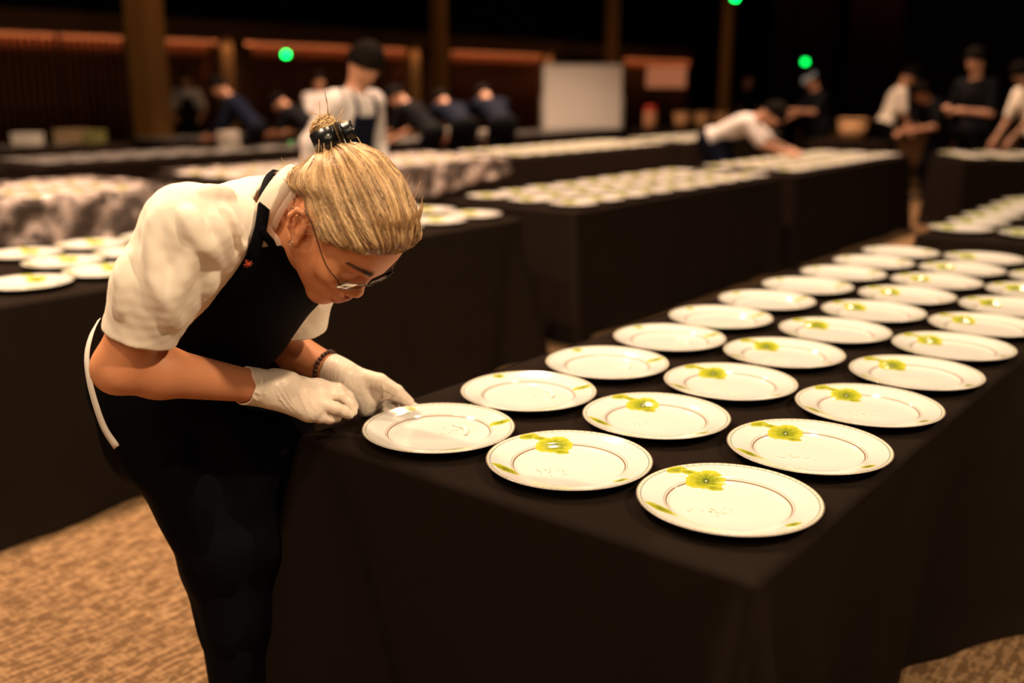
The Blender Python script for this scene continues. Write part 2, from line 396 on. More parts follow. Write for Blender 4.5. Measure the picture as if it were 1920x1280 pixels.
def filled(name, xs, y0, n, dy, lab, rz=0, c=(0, 0), me=meF):
    cn = ('aisle-side column', 'middle column', 'back column')
    for j, X in enumerate(xs):
        for i in range(n):
            x, y = X + (hsh(X * 7 + i * 3.7) - .5) * .02, y0 + i * dy + (hsh(X + i * 1.7) - .5) * .02
            if rz: x, y = c[0] + (x - c[0]) * math.cos(rz) - (y - c[1]) * math.sin(rz), c[1] + (x - c[0]) * math.sin(rz) + (y - c[1]) * math.cos(rz)
            if not inframe(x, y, H, 20): continue
            plate(x, y, me, 'flowered plate, %s from near end, %s, %s' % (ORD[i], cn[j], lab), 'plates on ' + lab, rz=(hsh(x + y) - .5) * .1)
tablecloth(-4.20, -3.17, .72, 4.20, 'black tablecloth on the table right behind the blond cook', 5, 0, .03, None, .45, .10)
filled('b', (-3.37, -3.68, -4.00), 1.05, 11, .3015, 'table behind the cook')
tablecloth(-4.05, -3.09, 4.60, 7.40, 'black tablecloth on the second table behind, its corner beyond the cook\'s hair', 8, 0, .03)
filled('c', (-3.26, -3.57, -3.88), 4.84, 9, .302, 'second table behind the cook')
tablecloth(-4.05, -3.05, 7.62, 10.62, 'black tablecloth on the table the bending white-shirted helper leans over', 12, 0, .04)
filled('d', (-3.22, -3.53, -3.84), 7.95, 9, .302, "bending helper's table")
tablecloth(-1.33, -.36, 4.86, 8.2, 'black tablecloth on the table following the front table', 15, 0, .03)
filled('e', (-1.18, -.88, -.57), 5.06, 10, .305, 'table next after the front one')
o = tablecloth(-3.0, 1.0, 11.25, 12.25, 'black tablecloth on the slanted table at the far right', 17, math.radians(31), .05)
for j in range(3):
    for i in range(11):
        u = -1.85 + i * .33; w = -.32 + j * .32; a = math.radians(31); x = -1.0 + u * math.cos(a) - w * math.sin(a); y = 11.75 + u * math.sin(a) + w * math.cos(a)
        if inframe(x, y, H, 20): plate(x, y, meF, 'flowered plate, %s from the near end, %s row, slanted far table' % (ORD[i], ('front', 'middle', 'back')[j]), 'plates on slanted far table')
ROWC = [(.75, 3.88, 'film-wrapped table at the far left'), (4.5, 7.56, 'film-wrapped table beyond the blond hair'), (7.9, 11.0, 'long dim table before bent navy helpers'), (11.35, 14.4, 'dim table running up to the baskets')]
for i, (a, b, lab) in enumerate(ROWC):
    tablecloth(-6.98, -5.98 if i else -5.90, a, b, 'black tablecloth on the ' + lab, 20 + i, 0, .05)
    filled('f', (-6.15, -6.47, -6.8), a + .25, 10, .302, lab)
TD = [(-9.7, -8.7, 1.0, 4.2, 'dim back-row table at the far left edge'), (-9.7, -8.7, 4.5, 7.6, 'dim back-row table below the wide brown column'), (-9.7, -8.7, 7.9, 11.1, 'dim back-row table with the bent navy-clad helpers'), (-9.7, -8.7, 11.4, 14.5, 'dim back-row table in front of the whiteboard'),
      (-12.4, -11.4, 3.6, 7.1, 'rearmost dim table at the far left'), (-12.4, -11.4, 7.6, 10.6, 'rearmost dim table beside the wide column')]
SKIP = [rot(K(a_, 240, b_))[:2] for a_, b_ in ((53, 12.3), (138, 12.6), (180, 12.6), (848, 14.0), (908, 14.2), (430, 11.6))]
mb = MB()
for i, (x0, x1, y0, y1, lab) in enumerate(TD):
    tablecloth(x0, x1, y0, y1, 'black tablecloth on the ' + lab, 30 + i, 0, .06)
    for X in (x1 - .18, x1 - .5, x1 - .82):
        y = y0 + .2
        while y < y1 - .1:
            if all(math.hypot(X - sx_, y - sy_) > .45 for sx_, sy_ in SKIP): mb.lathe([(max(r, 1e-4), z) for r, z in [PF[k] for k in (0, 2, 4, 8)]], 18, (X, y, H + .001), close=True)
            y += .305
o = mb.build('dinner_plates', M_chinaB, None, True); tag(o, 'rows of white plates blurring together on the rearmost black tables', 'plate', kind='stuff')
# ------------------------------------------------------------------ smooth-blended solids (bodies, clothes, hands)
def A3(v): return np.array(v, np.float32)
class SDF:
    def __init__(s): s.ops = []
    def cone(s, a, b, r1, r2, k=.02, sub=False): s.ops.append(('c', A3(a), A3(b), r1, r2, k, sub)); return s
    def chain(s, pts, rs, k=.02, sub=False):
        for i in range(len(pts) - 1): s.cone(pts[i], pts[i + 1], rs[i], rs[i + 1], k, sub)
        return s
    def ell(s, c, r, M=None, k=.02, sub=False): s.ops.append(('e', A3(c), A3(r), np.eye(3, dtype=np.float32) if M is None else np.asarray(M, np.float32), 0, k, sub)); return s
    def fn(s, f, k=.005, sub=False): s.ops.append(('f', f, 0, 0, 0, k, sub)); return s
    def merge(s, o): s.ops += o.ops; return s
    def __call__(s, P):
        P = np.asarray(P, np.float32); d = np.full(len(P), 1e3, np.float32)
        for t, a, b, c, e, k, sub in s.ops:
            if t == 'c':
                ab = b - a; L = max(1e-9, float(ab @ ab)); u = np.clip((P - a) @ ab / L, 0, 1); q = P - a - u[:, None] * ab
                q = np.sqrt((q * q).sum(1)) - (c + (e - c) * u)
            elif t == 'e':
                q = (P - a) @ c / b; k0 = np.sqrt((q * q).sum(1)); g = q / b; k1 = np.sqrt((g * g).sum(1)) + 1e-9; q = k0 * (k0 - 1) / k1
            else: q = a(P)
            if sub:
                q = -q; h = np.maximum(k - np.abs(d - q), 0) / max(k, 1e-9); d = np.maximum(d, q) + h * h * k * .25
            else:
                h = np.maximum(k - np.abs(d - q), 0) / max(k, 1e-9); d = np.minimum(d, q) - h * h * k * .25
        return d
def polygonize(f, lo, hi, h, B=6):
    """Surface nets over f on a grid of step h; only blocks near the surface are evaluated finely."""
    lo = np.array(lo, float); n = np.ceil((np.array(hi) - lo) / h / B).astype(int) + 1
    H_ = h * B; bc = [lo[i] + (np.arange(n[i]) + .5) * H_ for i in range(3)]
    G = np.stack(np.meshgrid(*bc, indexing='ij'), -1).reshape(-1, 3)
    dc = np.concatenate([f(G[i:i + 200000]) for i in range(0, len(G), 200000)])
    keep = np.where(np.abs(dc) < H_ * 1.25)[0]
    D = np.repeat(np.repeat(np.repeat(dc.reshape(n), B, 0), B, 1), B, 2).astype(np.float32)
    ii = np.stack(np.unravel_index(keep, n), -1); off = np.stack(np.meshgrid(*[np.arange(B)] * 3, indexing='ij'), -1).reshape(-1, 3)
    for s0 in range(0, len(ii), 1500):
        idx = (ii[s0:s0 + 1500, None, :] * B + off[None]).reshape(-1, 3)
        D[idx[:, 0], idx[:, 1], idx[:, 2]] = f(lo + (idx + .5) * h)
    S = D < 0; N3 = D.shape
    c8 = [(a, b, c) for a in (0, 1) for b in (0, 1) for c in (0, 1)]
    sl = lambda o, A: A[o[0]:N3[0] - 1 + o[0], o[1]:N3[1] - 1 + o[1], o[2]:N3[2] - 1 + o[2]]
    cnt = sum(sl(o, S).astype(np.int8) for o in c8); act = (cnt > 0) & (cnt < 8)
    ci = np.stack(np.nonzero(act), -1); vid = np.full(act.shape, -1, np.int32); vid[act] = np.arange(len(ci))
    acc = np.zeros((len(ci), 3)); num = np.zeros(len(ci))
    for i in range(8):
        for j in range(i + 1, 8):
            o, q = np.array(c8[i]), np.array(c8[j])
            if np.abs(o - q).sum() != 1: continue
            a = D[tuple((ci + o).T)]; b = D[tuple((ci + q).T)]; m = (a < 0) != (b < 0); t = np.where(m, a / np.where(m, a - b, 1), 0)
            acc += np.where(m[:, None], o + (q - o) * t[:, None], 0); num += m
    V = lo + (ci + acc / np.maximum(num, 1)[:, None] + .5) * h
    Q = []
    for ax in range(3):
        e = [0, 0, 0]; e[ax] = 1; u, w = (ax + 1) % 3, (ax + 2) % 3
        A = S[:N3[0] - e[0], :N3[1] - e[1], :N3[2] - e[2]]; Bm = S[e[0]:, e[1]:, e[2]:]
        g = np.stack(np.nonzero(A != Bm), -1); g = g[(g[:, u] > 0) & (g[:, w] > 0) & (g[:, u] < N3[u] - 1) & (g[:, w] < N3[w] - 1) & (g[:, ax] < N3[ax] - 1)]
        du = np.zeros(3, int); du[u] = 1; dw = np.zeros(3, int); dw[w] = 1
        q = np.stack([vid[tuple(x.T)] for x in (g - du - dw, g - dw, g, g - du)], -1)
        fl = ~A[tuple(g.T)]; q[fl] = q[fl][:, ::-1]; Q.append(q)
    Q = np.concatenate(Q); Q = Q[(Q >= 0).all(1)]
    return V, Q
def relax(V, Q, it=1, lam=.5):
    for _ in range(it):
        acc = np.zeros_like(V); num = np.zeros(len(V))
        for k in range(4):
            for j in (1, 3): np.add.at(acc, Q[:, k], V[Q[:, (k + j) % 4]]); np.add.at(num, Q[:, k], 1)
        V = V + lam * (acc / np.maximum(num, 1)[:, None] - V)
    return V
YM = np.array([[CY, -SY, 0], [SY, CY, 0], [0, 0, 1]])
def solid(name, f, lo, hi, h, mats, parent, base, smooth_it=1, face_mat=None):
    V, Q = polygonize(f, lo, hi, h); V = relax(V, Q, smooth_it)
    W = V @ YM.T - np.array(base); me = mesh_np(name, W, Q); o = link(name, me, parent, mats)
    if face_mat is not None:
        me.polygons.foreach_set('material_index', face_mat(V[Q].mean(1)).astype(np.int32))
    return o
def grad(f, p, e=.002):
    P = np.array([p] * 6) + np.array([[e, 0, 0], [-e, 0, 0], [0, e, 0], [0, -e, 0], [0, 0, e], [0, 0, -e]]); d = f(P)
    g = np.array([d[0] - d[1], d[2] - d[3], d[4] - d[5]]); return g / (np.linalg.norm(g) + 1e-9)
def hit(f, px, py, y0=1.0, y1=2.6):
    """Point on the surface of f behind photo point (px, py), and its outward normal."""
    o = np.array([0, 0, CAMZ]); d = K(px, py, 1.0) - o; d /= np.linalg.norm(d); t = y0
    for _ in range(90):
        v = float(f((o + d * t)[None])[0])
        if v < .0006: break
        t += max(v * .75, .0008)
        if t > y1 * 1.3: break
    p = o + d * t; return p, grad(f, p)
def nrm(v): v = np.asarray(v, float); return v / (np.linalg.norm(v) + 1e-12)
class Acc:                                      # tubes and ribbons in the view frame, built into one mesh under a person
    def __init__(s): s.V = []; s.Q = []; s.n = 0
    def tubes(s, P, r, n=4):
        """P: (m, k, 3) polylines, r: (m, k) radii."""
        P = np.asarray(P, float); m, k, _ = P.shape; r = np.broadcast_to(r, (m, k))
        T = np.gradient(P, axis=1); T /= np.linalg.norm(T, axis=2, keepdims=True) + 1e-12
        up = np.array([.31, .2, .93]); N = np.cross(T, up); N /= np.linalg.norm(N, axis=2, keepdims=True) + 1e-12; Bn = np.cross(T, N)
        a = 2 * PI * np.arange(n) / n
        V = P[:, :, None] + r[:, :, None, None] * (N[:, :, None] * np.cos(a)[:, None] + Bn[:, :, None] * np.sin(a)[:, None])
        base = s.n + (np.arange(m) * k * n)[:, None, None]; i = np.arange(k - 1)[None, :, None] * n; j = np.arange(n)[None, None]
        j2 = (j + 1) % n; q = np.stack([base + i + j, base + i + j2, base + i + n + j2, base + i + n + j], -1).reshape(-1, 4)
        s.V.append(V.reshape(-1, 3)); s.Q.append(q); s.n += m * k * n; return s
    def ribbon(s, P, N, w, th=.0015):
        P = np.asarray(P, float); N = np.asarray(N, float); T = np.gradient(P, axis=0); T /= np.linalg.norm(T, axis=1, keepdims=True)
        S = np.cross(T, N); S /= np.linalg.norm(S, axis=1, keepdims=True); w = np.broadcast_to(w, (len(P),))[:, None] / 2
        ring = np.stack([P + S * w + N * th, P - S * w + N * th, P - S * w - N * th, P + S * w - N * th], 1); k = len(P)
        q = [[s.n + i * 4 + j, s.n + i * 4 + (j + 1) % 4, s.n + i * 4 + 4 + (j + 1) % 4, s.n + i * 4 + 4 + j] for i in range(k - 1) for j in range(4)]
        q += [[s.n + 3, s.n + 2, s.n + 1, s.n], [s.n + 4 * k - 4, s.n + 4 * k - 3, s.n + 4 * k - 2, s.n + 4 * k - 1]]
        s.V.append(ring.reshape(-1, 3)); s.Q.append(np.array(q)); s.n += 4 * k; return s
    def build(s, name, mat, parent, base, smooth=True):
        V = np.concatenate(s.V) @ YM.T - np.array(base); return link(name, mesh_np(name, V, np.concatenate(s.Q)), parent, mat, smooth)
def spline(P, n):
    P = np.asarray(P, float); m = len(P); t = np.linspace(0, m - 1, n); i = np.clip(t.astype(int), 0, m - 2); u = (t - i)[:, None]
    p0 = P[np.clip(i - 1, 0, m - 1)]; p1 = P[i]; p2 = P[i + 1]; p3 = P[np.clip(i + 2, 0, m - 1)]
    return .5 * ((2 * p1) + (-p0 + p2) * u + (2 * p0 - 5 * p1 + 4 * p2 - p3) * u ** 2 + (-p0 + 3 * p1 - 3 * p2 + p3) * u ** 3)
def Rypr(y, p, r):
    y, p, r = map(math.radians, (y, p, r)); c, s = math.cos, math.sin
    return np.array([[c(y), -s(y), 0], [s(y), c(y), 0], [0, 0, 1]]) @ np.array([[c(p), 0, s(p)], [0, 1, 0], [-s(p), 0, c(p)]]) @ np.array([[1, 0, 0], [0, c(r), -s(r)], [0, s(r), c(r)]])
# ------------------------------------------------------------------ the cook bending over the front table
BASE = rot((-.47, 1.93, 0)); cook = empty('person', BASE, 'blond cook in cream shirt and black apron bending over the front table', 'person')
HS = 1.07; HM = Rypr(-33, 63, 3); HP = np.array([-.288, 1.69, 1.188])
def hl(p): return HP + HS * (HM @ np.asarray(p, float))          # head's own frame (x nose, y left, z crown) -> view frame
def inv(p): return HM.T @ (np.asarray(p, float) - HP) / HS
Hh = K(345, 700, 1.97); N0 = K(520, 386, 1.735)
SR = K(338, 432, 1.60); SL = K(572, 478, 1.87)
ER = K(222, 690, 1.60); WR = K(500, 728, 1.775)
EL = K(495, 632, 2.06); WL = K(640, 702, 1.965)
ax = nrm(N0 - Hh); lat = nrm(SL - SR); lat = nrm(lat - ax * (lat @ ax)); fr = nrm(np.cross(lat, ax))
TM = np.stack([fr, lat, ax], 1)                                     # columns: front, left, up of the trunk
tp = lambda f, l, a: Hh + fr * f + lat * l + ax * a
TL = np.linalg.norm(N0 - Hh)

# --- head (built in its own frame, then placed)
def head_sdf(ears=True):
    s = SDF()
    s.ell((-.008, 0, .040), (.091, .074, .079)); s.ell((.034, 0, .045), (.050, .057, .047), k=.03)
    s.ell((.042, 0, -.018), (.050, .056, .072), k=.03)
    for y in (-1, 1):
        s.cone((.004, y * .056, -.040), (.068, y * .014, -.097), .020, .016, .03)
        s.ell((.062, y * .043, -.014), (.024, .020, .022), k=.02)
        s.cone((.081, y * .010, .028), (.062, y * .046, .031), .0090, .008, .015)
    s.ell((.077, 0, -.098), (.017, .020, .017), k=.02)
    s.ell((.078, 0, -.062), (.024, .031, .026), k=.02)
    s.cone((.080, 0, .018), (.0990, 0, -.022), .0075, .0092, .012); s.ell((.1005, 0, -.027), (.0115, .0120, .0098), k=.008)
    for y in (-1, 1):
        s.ell((.0945, y * .0125, -.032), (.011, .008, .0085), k=.006)
        s.ell((.088, y * .031, .007), (.013, .017, .011), k=.016, sub=True)
        s.ell((.0745, y * .031, .005), (.0125, .0165, .0115), k=.005)
        s.ell((.102, y * .0062, -.0385), (.0055, .0035, .0045), k=.003, sub=True)
    s.ell((.0995, 0, -.0575), (.0085, .0225, .0052), k=.004); s.ell((.0975, 0, -.0685), (.0088, .0195, .0062), k=.004)
    s.cone((.1085, -.018, -.0630), (.1085, .018, -.0630), .0022, .0022, .003, sub=True)
    s.ell((.098, 0, -.048), (.004, .004, .006), k=.006, sub=True)
    for y in ((-1, 1) if ears else ()):         # ears: shell, rolled rim, hollow, lobe, tilted back on the head
        ct, st = math.cos(.58), math.sin(.58)
        def e(a, b, c): return (-.0155 + a * ct - c * st, y * b, -.007 + a * st + c * ct)
        EM = np.array([[ct, 0, -st], [0, 1, 0], [st, 0, ct]])
        s.ell(e(0, .0785, 0), (.0150, .0060, .0275), EM, .008)
        s.chain([e(.010, .0770, .018), e(.004, .0830, .0265), e(-.006, .0875, .0265), (e(-.0135, .0895, .012)), e(-.0120, .0880, -.006), e(-.003, .081, -.022)], [.0032, .0036, .0040, .0040, .0034, .003], .004)
        s.ell(e(.002, .0785, -.027), (.0075, .0050, .0095), EM, .005)
        s.ell(e(.0005, .0900, .003), (.0088, .0105, .0165), EM, .003, True)
        s.chain([e(-.006, .0835, .012), e(-.0065, .0835, -.002), e(-.002, .082, -.012)], [.0022, .0026, .002], .003)
        s.cone(e(.010, .0790, .004), e(.010, .0800, -.006), .0042, .0038, .004)
    nb = inv(N0 + (Hh - N0) * .10)
    s.cone((-.030, 0, -.035), (-.040, 0, -.075), .053, .052, .03); s.cone((-.040, 0, -.075), nb, .052, .060, .03)
    s.cone((.022, 0, -.085), inv(N0 + fr * .055 - ax * .03), .024, .03, .03)
    return s
HSDF = head_sdf(); SCALP = head_sdf(False)
def f_head(P): return HSDF(((P - HP) @ HM / HS).astype(np.float32)) * HS
# --- trunk, arms, legs
def trunk(g=0.0, s=None):
    s = s or SDF()
    s.ell(tp(.0, 0, .02), (.115 + g, .160 + g, .13), TM, .05); s.ell(tp(.015, 0, .20), (.098 + g, .140 + g, .17), TM, .06)
    s.ell(tp(.0, 0, .36), (.112 + g, .160 + g, .17), TM, .06)
    s.cone(SR - lat * -.02, N0 - ax * .05 - lat * .03, .058 + g, .055 + g, .05); s.cone(SL - lat * .02, N0 - ax * .05 + lat * .03, .055 + g, .055 + g, .05)
    return s
bd = trunk(-.030)
bd.chain([SR, ER + (SR - ER) * .45, ER], [.050, .043, .041], .02).chain([ER, ER + (WR - ER) * .25 + np.array([0, 0, .004]), WR], [.0405, .0445, .0275], .02)
bd.chain([SL, EL], [.048, .040], .02).chain([EL, EL + (WL - EL) * .3, WL], [.040, .042, .027], .02)
bd.cone(WR, WR + nrm(K(600, 750, 1.82) - WR) * .04, .026, .024, .01); bd.cone(WL, WL + nrm(K(700, 740, 1.98) - WL) * .04, .026, .024, .01)
HR, HL = Hh - lat * .09 - ax * .02, Hh + lat * .09 - ax * .02
KR, KL = K(425, 1010, 1.87), K(500, 990, 2.02); AR, AL = K(462, 1360, 1.90), K(530, 1330, 2.05)
bd.chain([HR, KR, AR], [.085, .060, .040], .04).chain([HL, KL, AL], [.085, .060, .040], .04)
fdir = nrm([.79, -.61, 0])
for a in (AR, AL):
    f0 = np.array([a[0], a[1], .045]); bd.cone(a, f0, .04, .035, .02); bd.cone(f0, f0 + fdir * .13 + np.array([0, 0, -.01]), .036, .028, .02)
def lipmask(C):
    L = ((C - HP) @ HM / HS); m = (((L[:, 0] - .099) / .0125) ** 2 + (L[:, 1] / .0235) ** 2 + ((L[:, 2] + .063) / .0118) ** 2) < 1
    return m.astype(int)
Vb, Qb = polygonize(bd, (-1.05, 1.35, 0), (-.1, 2.4, 1.35), .0045); Vb = relax(Vb, Qb, 2)
Vh, Qh = polygonize(f_head, HP - .22, HP + .20, .0017); Vh = relax(Vh, Qh, 1)
ok = np.ones(len(Vh), bool)
body_me = mesh_np('body', np.concatenate([Vb, Vh]) @ YM.T - np.array(BASE), np.concatenate([Qb, Qh + len(Vb)]))
body = link('body', body_me, cook, [M_skin, M_lip]); body_me.polygons.foreach_set('material_index', np.concatenate([np.zeros(len(Qb), int), lipmask(Vh[Qh].mean(1))]).astype(np.int32))

# --- shirt with sleeves, folds, collar
CR = K(260, 630, 1.60); CL = K(566, 606, 1.945)                    # sleeve openings
sR = nrm(CR - SR); sL = nrm(CL - SL)
sh0 = trunk(.012)
sh0.chain([SR + lat * .01, SR + sR * .10, CR - sR * .0], [.066, .066, .061], .035); sh0.chain([SL, SL + sL * .07, CL], [.058, .056, .052], .03)
waist = K(190, 578, 1.93)
def fold(pts, r=.007, out=.0, f=None):          # a cloth fold running over the surface behind these photo points
    H_ = [hit(f or sh0, *p) for p in pts]; H_ = [q for q in H_ if abs(float((f or sh0)(q[0][None])[0])) < .004 and q[1] @ nrm(np.array([0, 0, CAMZ]) - q[0]) > .25]
    if len(H_) < 2: return spline([tp(0, 0, .2), tp(0, 0, .21)], 14)
    return spline([p + n * (out - r * .55) for p, n in H_], 14)
RIDGE = [([(292, 392), (283, 440), (287, 500), (305, 560), (335, 612)], .009), ([(352, 398), (362, 425), (376, 450)], .007), ([(376, 450), (352, 500), (332, 550), (320, 605)], .008),
         ([(376, 452), (398, 470), (418, 500)], .005), ([(425, 395), (440, 430), (452, 465)], .007), ([(403, 405), (420, 445), (432, 490)], .007), ([(398, 515), (388, 545), (381, 570)], .005),
         ([(236, 480), (228, 530), (222, 590)], .007), ([(330, 345), (380, 360), (430, 362)], .005)]
VALE = [([(436, 400), (447, 430), (452, 450)], .005), ([(412, 395), (428, 430), (440, 470)], .004)]
shf = SDF(); shf.merge(sh0)
for pts, r in RIDGE: r *= .8; shf.chain(list(fold(pts, r)), list(r * np.sin(np.linspace(.15, PI - .15, 14))), .020)
for pts, r in VALE: shf.chain(list(fold(pts, r, out=.0085)), list(r * .75 * np.sin(np.linspace(.1, PI - .1, 14))), .010, sub=True)
trunk0 = trunk(.012)
def sleeve_cut(c, d, r):                        # opens the cuff and hollows the sleeve
    e = np.array(c); dd = np.array(d)
    def f(P):
        q = (P - e) @ dd; rad = np.linalg.norm(P - e - q[:, None] * dd, axis=1)
        inner = np.maximum(rad - r, -(q + .05)); past = np.maximum(-q, rad - .070)
        return np.maximum(np.minimum(inner, past), .003 - trunk0(P))
    return f
dR = nrm(sR * .75 + nrm(K(215, 690, 1.6) - K(300, 610, 1.6)) * .0 + np.array([-.05, 0, -.3])); dL = nrm(sL)
shf.fn(sleeve_cut(CR, dR, .054), .003, True); shf.fn(sleeve_cut(CL, dL, .046), .003, True)
def below(P): return (P - waist) @ nrm(ax * .8 + np.array([0, 0, .5]))   # under the belt line
shf.fn(lambda P: np.maximum(below(P), np.minimum(np.linalg.norm(P - CR, axis=1), 9) * 0 - 9 + 9 * ((P - CR) @ lat < .02) * 1.0) if False else np.where(((P - SR) @ lat) > .015, below(P), 1.0).astype(np.float32), .002, True)
nax = nrm(hl((-.035, 0, -.06)) - N0)
def neckhole(P):
    q = (P - N0) @ nax; rad = np.linalg.norm(P - N0 - q[:, None] * nax, axis=1); return np.maximum(rad - .066, -(q + .03))
shf.fn(neckhole, .004, True)
wr = lambda P: .0006 * np.sin(P @ np.array([90, 40, 60.])) * np.sin(P @ np.array([-30, 70, 50.]) + 1.3) + .0004 * np.sin(P @ np.array([160, -120, 190.])) * np.sin(P @ np.array([75, 160, -60.]))
def f_shirt(P): return shf(P) + wr(P).astype(np.float32)
shirt = solid('shirt', f_shirt, (-1.0, 1.4, .78), (-.2, 2.15, 1.36), .0026, M_shirt, cook, BASE, 1)
# hems at the cuffs
def ring_on(c, d, r, rot0=0, n=40, ry=None, up=(0, 0, 1)):
    u = nrm(np.cross(d, up)); w = np.cross(d, u); a = np.linspace(0, 2 * PI, n); return [c + u * math.cos(t) * r + w * math.sin(t) * (ry or r) for t in a]
# collar: an open stand band round the neck
cc = N0 + nax * .020; u0 = nrm(fr - nax * (fr @ nax)); w0 = np.cross(nax, u0); Pc, Nc = [], []
for t in np.linspace(-2.80, 2.80, 60):
    lo_ = 1 - .20 * math.cos(t); rr = .0655 - .003 * math.cos(t)
    dirv = -u0 * math.cos(t) + w0 * math.sin(t); drop = -.010 - .020 * (1 - math.cos(t)) / 2
    Pc.append(cc + dirv * rr + nax * (drop + .012)); Nc.append(nrm(dirv + nax * .12))
acc = Acc().ribbon(Pc, Nc, .044, .0022); acc.ribbon([p + n * .0045 - nax * .004 for p, n in zip(Pc, Nc)], [nrm(n + nax * .25) for n in Nc], .040, .0018)
acc.build('collar', M_shirt, cook, BASE)
Acc().tubes([[p - n * .006 + nax * .012 for p, n in zip(Pc, Nc)]], .0035, 8).build('undershirt_neckband', M_apron, cook, BASE)

# --- apron: bib, skirt, straps, tie
bib0 = trunk(.018); Aq, An = hit(bib0, 468, 470); Bq, Bn = hit(bib0, 332, 636); Dq, Dn = hit(sh0, 556, 520)
sideN = nrm(np.cross(Bq - Aq, nrm(An + Bn * .6)));
if sideN @ fr < 0 and sideN @ lat < 0: sideN = -sideN
if sideN @ (Dq - Aq) < 0: sideN = -sideN
topN = nrm(np.cross(lat, nrm(An + Dn)));
if topN @ ax < 0: topN = -topN
bib0 = trunk(.018)
def f_bib(P):
    a = -((P - Aq) @ sideN); t = (P - Aq) @ topN; back = -((P - Hh) @ fr) - .02
    Pm = P - 2 * (((P - Hh) @ lat)[:, None]) * lat; b = -((Pm - Aq) @ sideN)
    reg = np.maximum(np.maximum(a, b), np.maximum(t, back)); d = bib0(P)
    return np.maximum(np.maximum(d, reg), -(d + .012)).astype(np.float32)
sk = SDF()
sk.ell(tp(.0, 0, .02), (.125, .158, .10), TM, .05)
sk.chain([Hh - lat * .085 + ax * .02, K(300, 800, 1.90), K(428, 1000, 1.90), K(482, 1310, 1.93)], [.095, .104, .098, .098], .06)
sk.chain([Hh + lat * .085 + ax * .02, K(465, 790, 2.05), K(500, 1000, 2.05), K(545, 1270, 2.07)], [.108, .112, .100, .095], .07)
sk.chain([tp(.07, 0, .06), K(470, 820, 1.98), K(500, 1000, 1.98), K(530, 1290, 2.0)], [.08, .10, .09, .09], .08)
hemN = nrm([-.9, .1, -.37]); hemP = K(388, 1195, 1.88)
def f_skirt(P):
    d = sk(P) + (.0035 * np.sin(P @ np.array([38, 30, 9.]) + 1.0) + .002 * np.sin(P @ np.array([71, -33, 22.])) + .003 * np.sin(P @ np.array([12, 9, -34.]) * 1.3)).astype(np.float32)
    d = np.maximum(d, (P - hemP) @ hemN.astype(np.float32)); d = np.maximum(np.maximum(d, below(P) - .004), .16 - P[:, 2])
    return np.maximum(d, -np.maximum(d + .014, -9)).astype(np.float32) if False else d
def f_apron(P): return np.minimum(f_bib(P), f_skirt(P))
solid('apron', f_apron, (-1.0, 1.5, .1), (-.1, 2.35, 1.3), .0036, M_apron, cook, BASE, 2)
def strap(pts, w, off, f=sh0, n=24):
    H_ = [hit(f, *p) for p in pts]; P = spline([p + q * off for p, q in H_], n); Nn = spline([q for p, q in H_], n); return P, Nn / np.linalg.norm(Nn, axis=1, keepdims=True)
P, Nn = strap([(519, 332), (505, 345), (494, 368), (488, 395), (482, 425), (474, 452), (468, 474)], .02, .010)
ab = Acc().ribbon(P, Nn, np.linspace(.018, .024, len(P)), .0022)
P2, N2 = strap([(478, 428), (490, 442), (500, 452), (506, 466)], .012, .012, n=10); ab.ribbon(P2, N2, .013, .002)
ab.build('apron_strap', M_apron, cook, BASE)
q0 = K(184, 600, 1.90); tie = spline([K(186, 598, 1.84), K(172, 625, 1.80), K(163, 665, 1.77), K(167, 710, 1.75), K(180, 760, 1.74), K(197, 805, 1.735), K(219, 838, 1.73)], 26)
Acc().ribbon(tie, np.tile(nrm([-.35, -.9, .1]), (26, 1)), np.linspace(.010, .0155, 26), .0008).build('apron_tie', M_ribbon, cook, BASE)
# trousers and shoes
trs = SDF().chain([HR, KR, AR - np.array([0, 0, .03])], [.098, .078, .062], .04).chain([HL, KL, AL - np.array([0, 0, .03])], [.098, .078, .062], .04).ell(tp(0, 0, .0), (.122, .166, .12), TM, .05)
solid('trousers', lambda P: np.maximum(trs(P), np.maximum(below(P), .05 - P[:, 2])).astype(np.float32), (-1.0, 1.5, .02), (-.1, 2.4, 1.1), .007, M_trouser, cook, BASE, 2)
for a in (AR, AL):
    f0 = np.array([a[0], a[1], .055]); sd = SDF().cone(f0 - fdir * .045, f0 + fdir * .06, .048, .046, .02).cone(f0 + fdir * .06, f0 + fdir * .17 - np.array([0, 0, .012]), .046, .036, .02)
    solid('shoe', lambda P: np.maximum(sd(P), .002 - P[:, 2]).astype(np.float32), f0 - .22, f0 + .26, .006, M_shoe, cook, BASE, 1)

# --- gloves
def M_latex():
    m = Mat('latex_glove', (.85, .69, .56), .38, spec=.5); v = m.coord()
    n = m.noise(v, 16, 3); m.set('Base Color', m.mix(n, (.76, .58, .46), (.88, .78, .66))); m.set('Subsurface Weight', .1); m.set('Subsurface Radius', (.01, .004, .002)); m.set('Subsurface Scale', .5)
    w = m.node('ShaderNodeTexWave', Scale=38, Distortion=9, Detail=2, Vector=v); m.bump(E(m.nt, w.outputs[1]) * .6 + m.noise(v, 60, 2) * .4, .35, .0015); return m.m
M_glove = M_latex()
def glove(fingers, palm, cuff, lo, hi, wrinkles):
    s = SDF()
    for a, b, r1, r2 in palm: s.cone(a, b, r1, r2, .016)
    for pts, r in fingers: s.cone(pts[0], pts[1], r[0], r[1], .011); s.chain(pts[1:], r[1:], .004)
    s.chain(cuff[0], cuff[1], .012)
    for pts, r in wrinkles: s.chain(pts, [r * .4, r, r * .4] if len(pts) == 3 else [r] * len(pts), .004)
    return s
rr = [.0098, .0092, .0088, .0080]
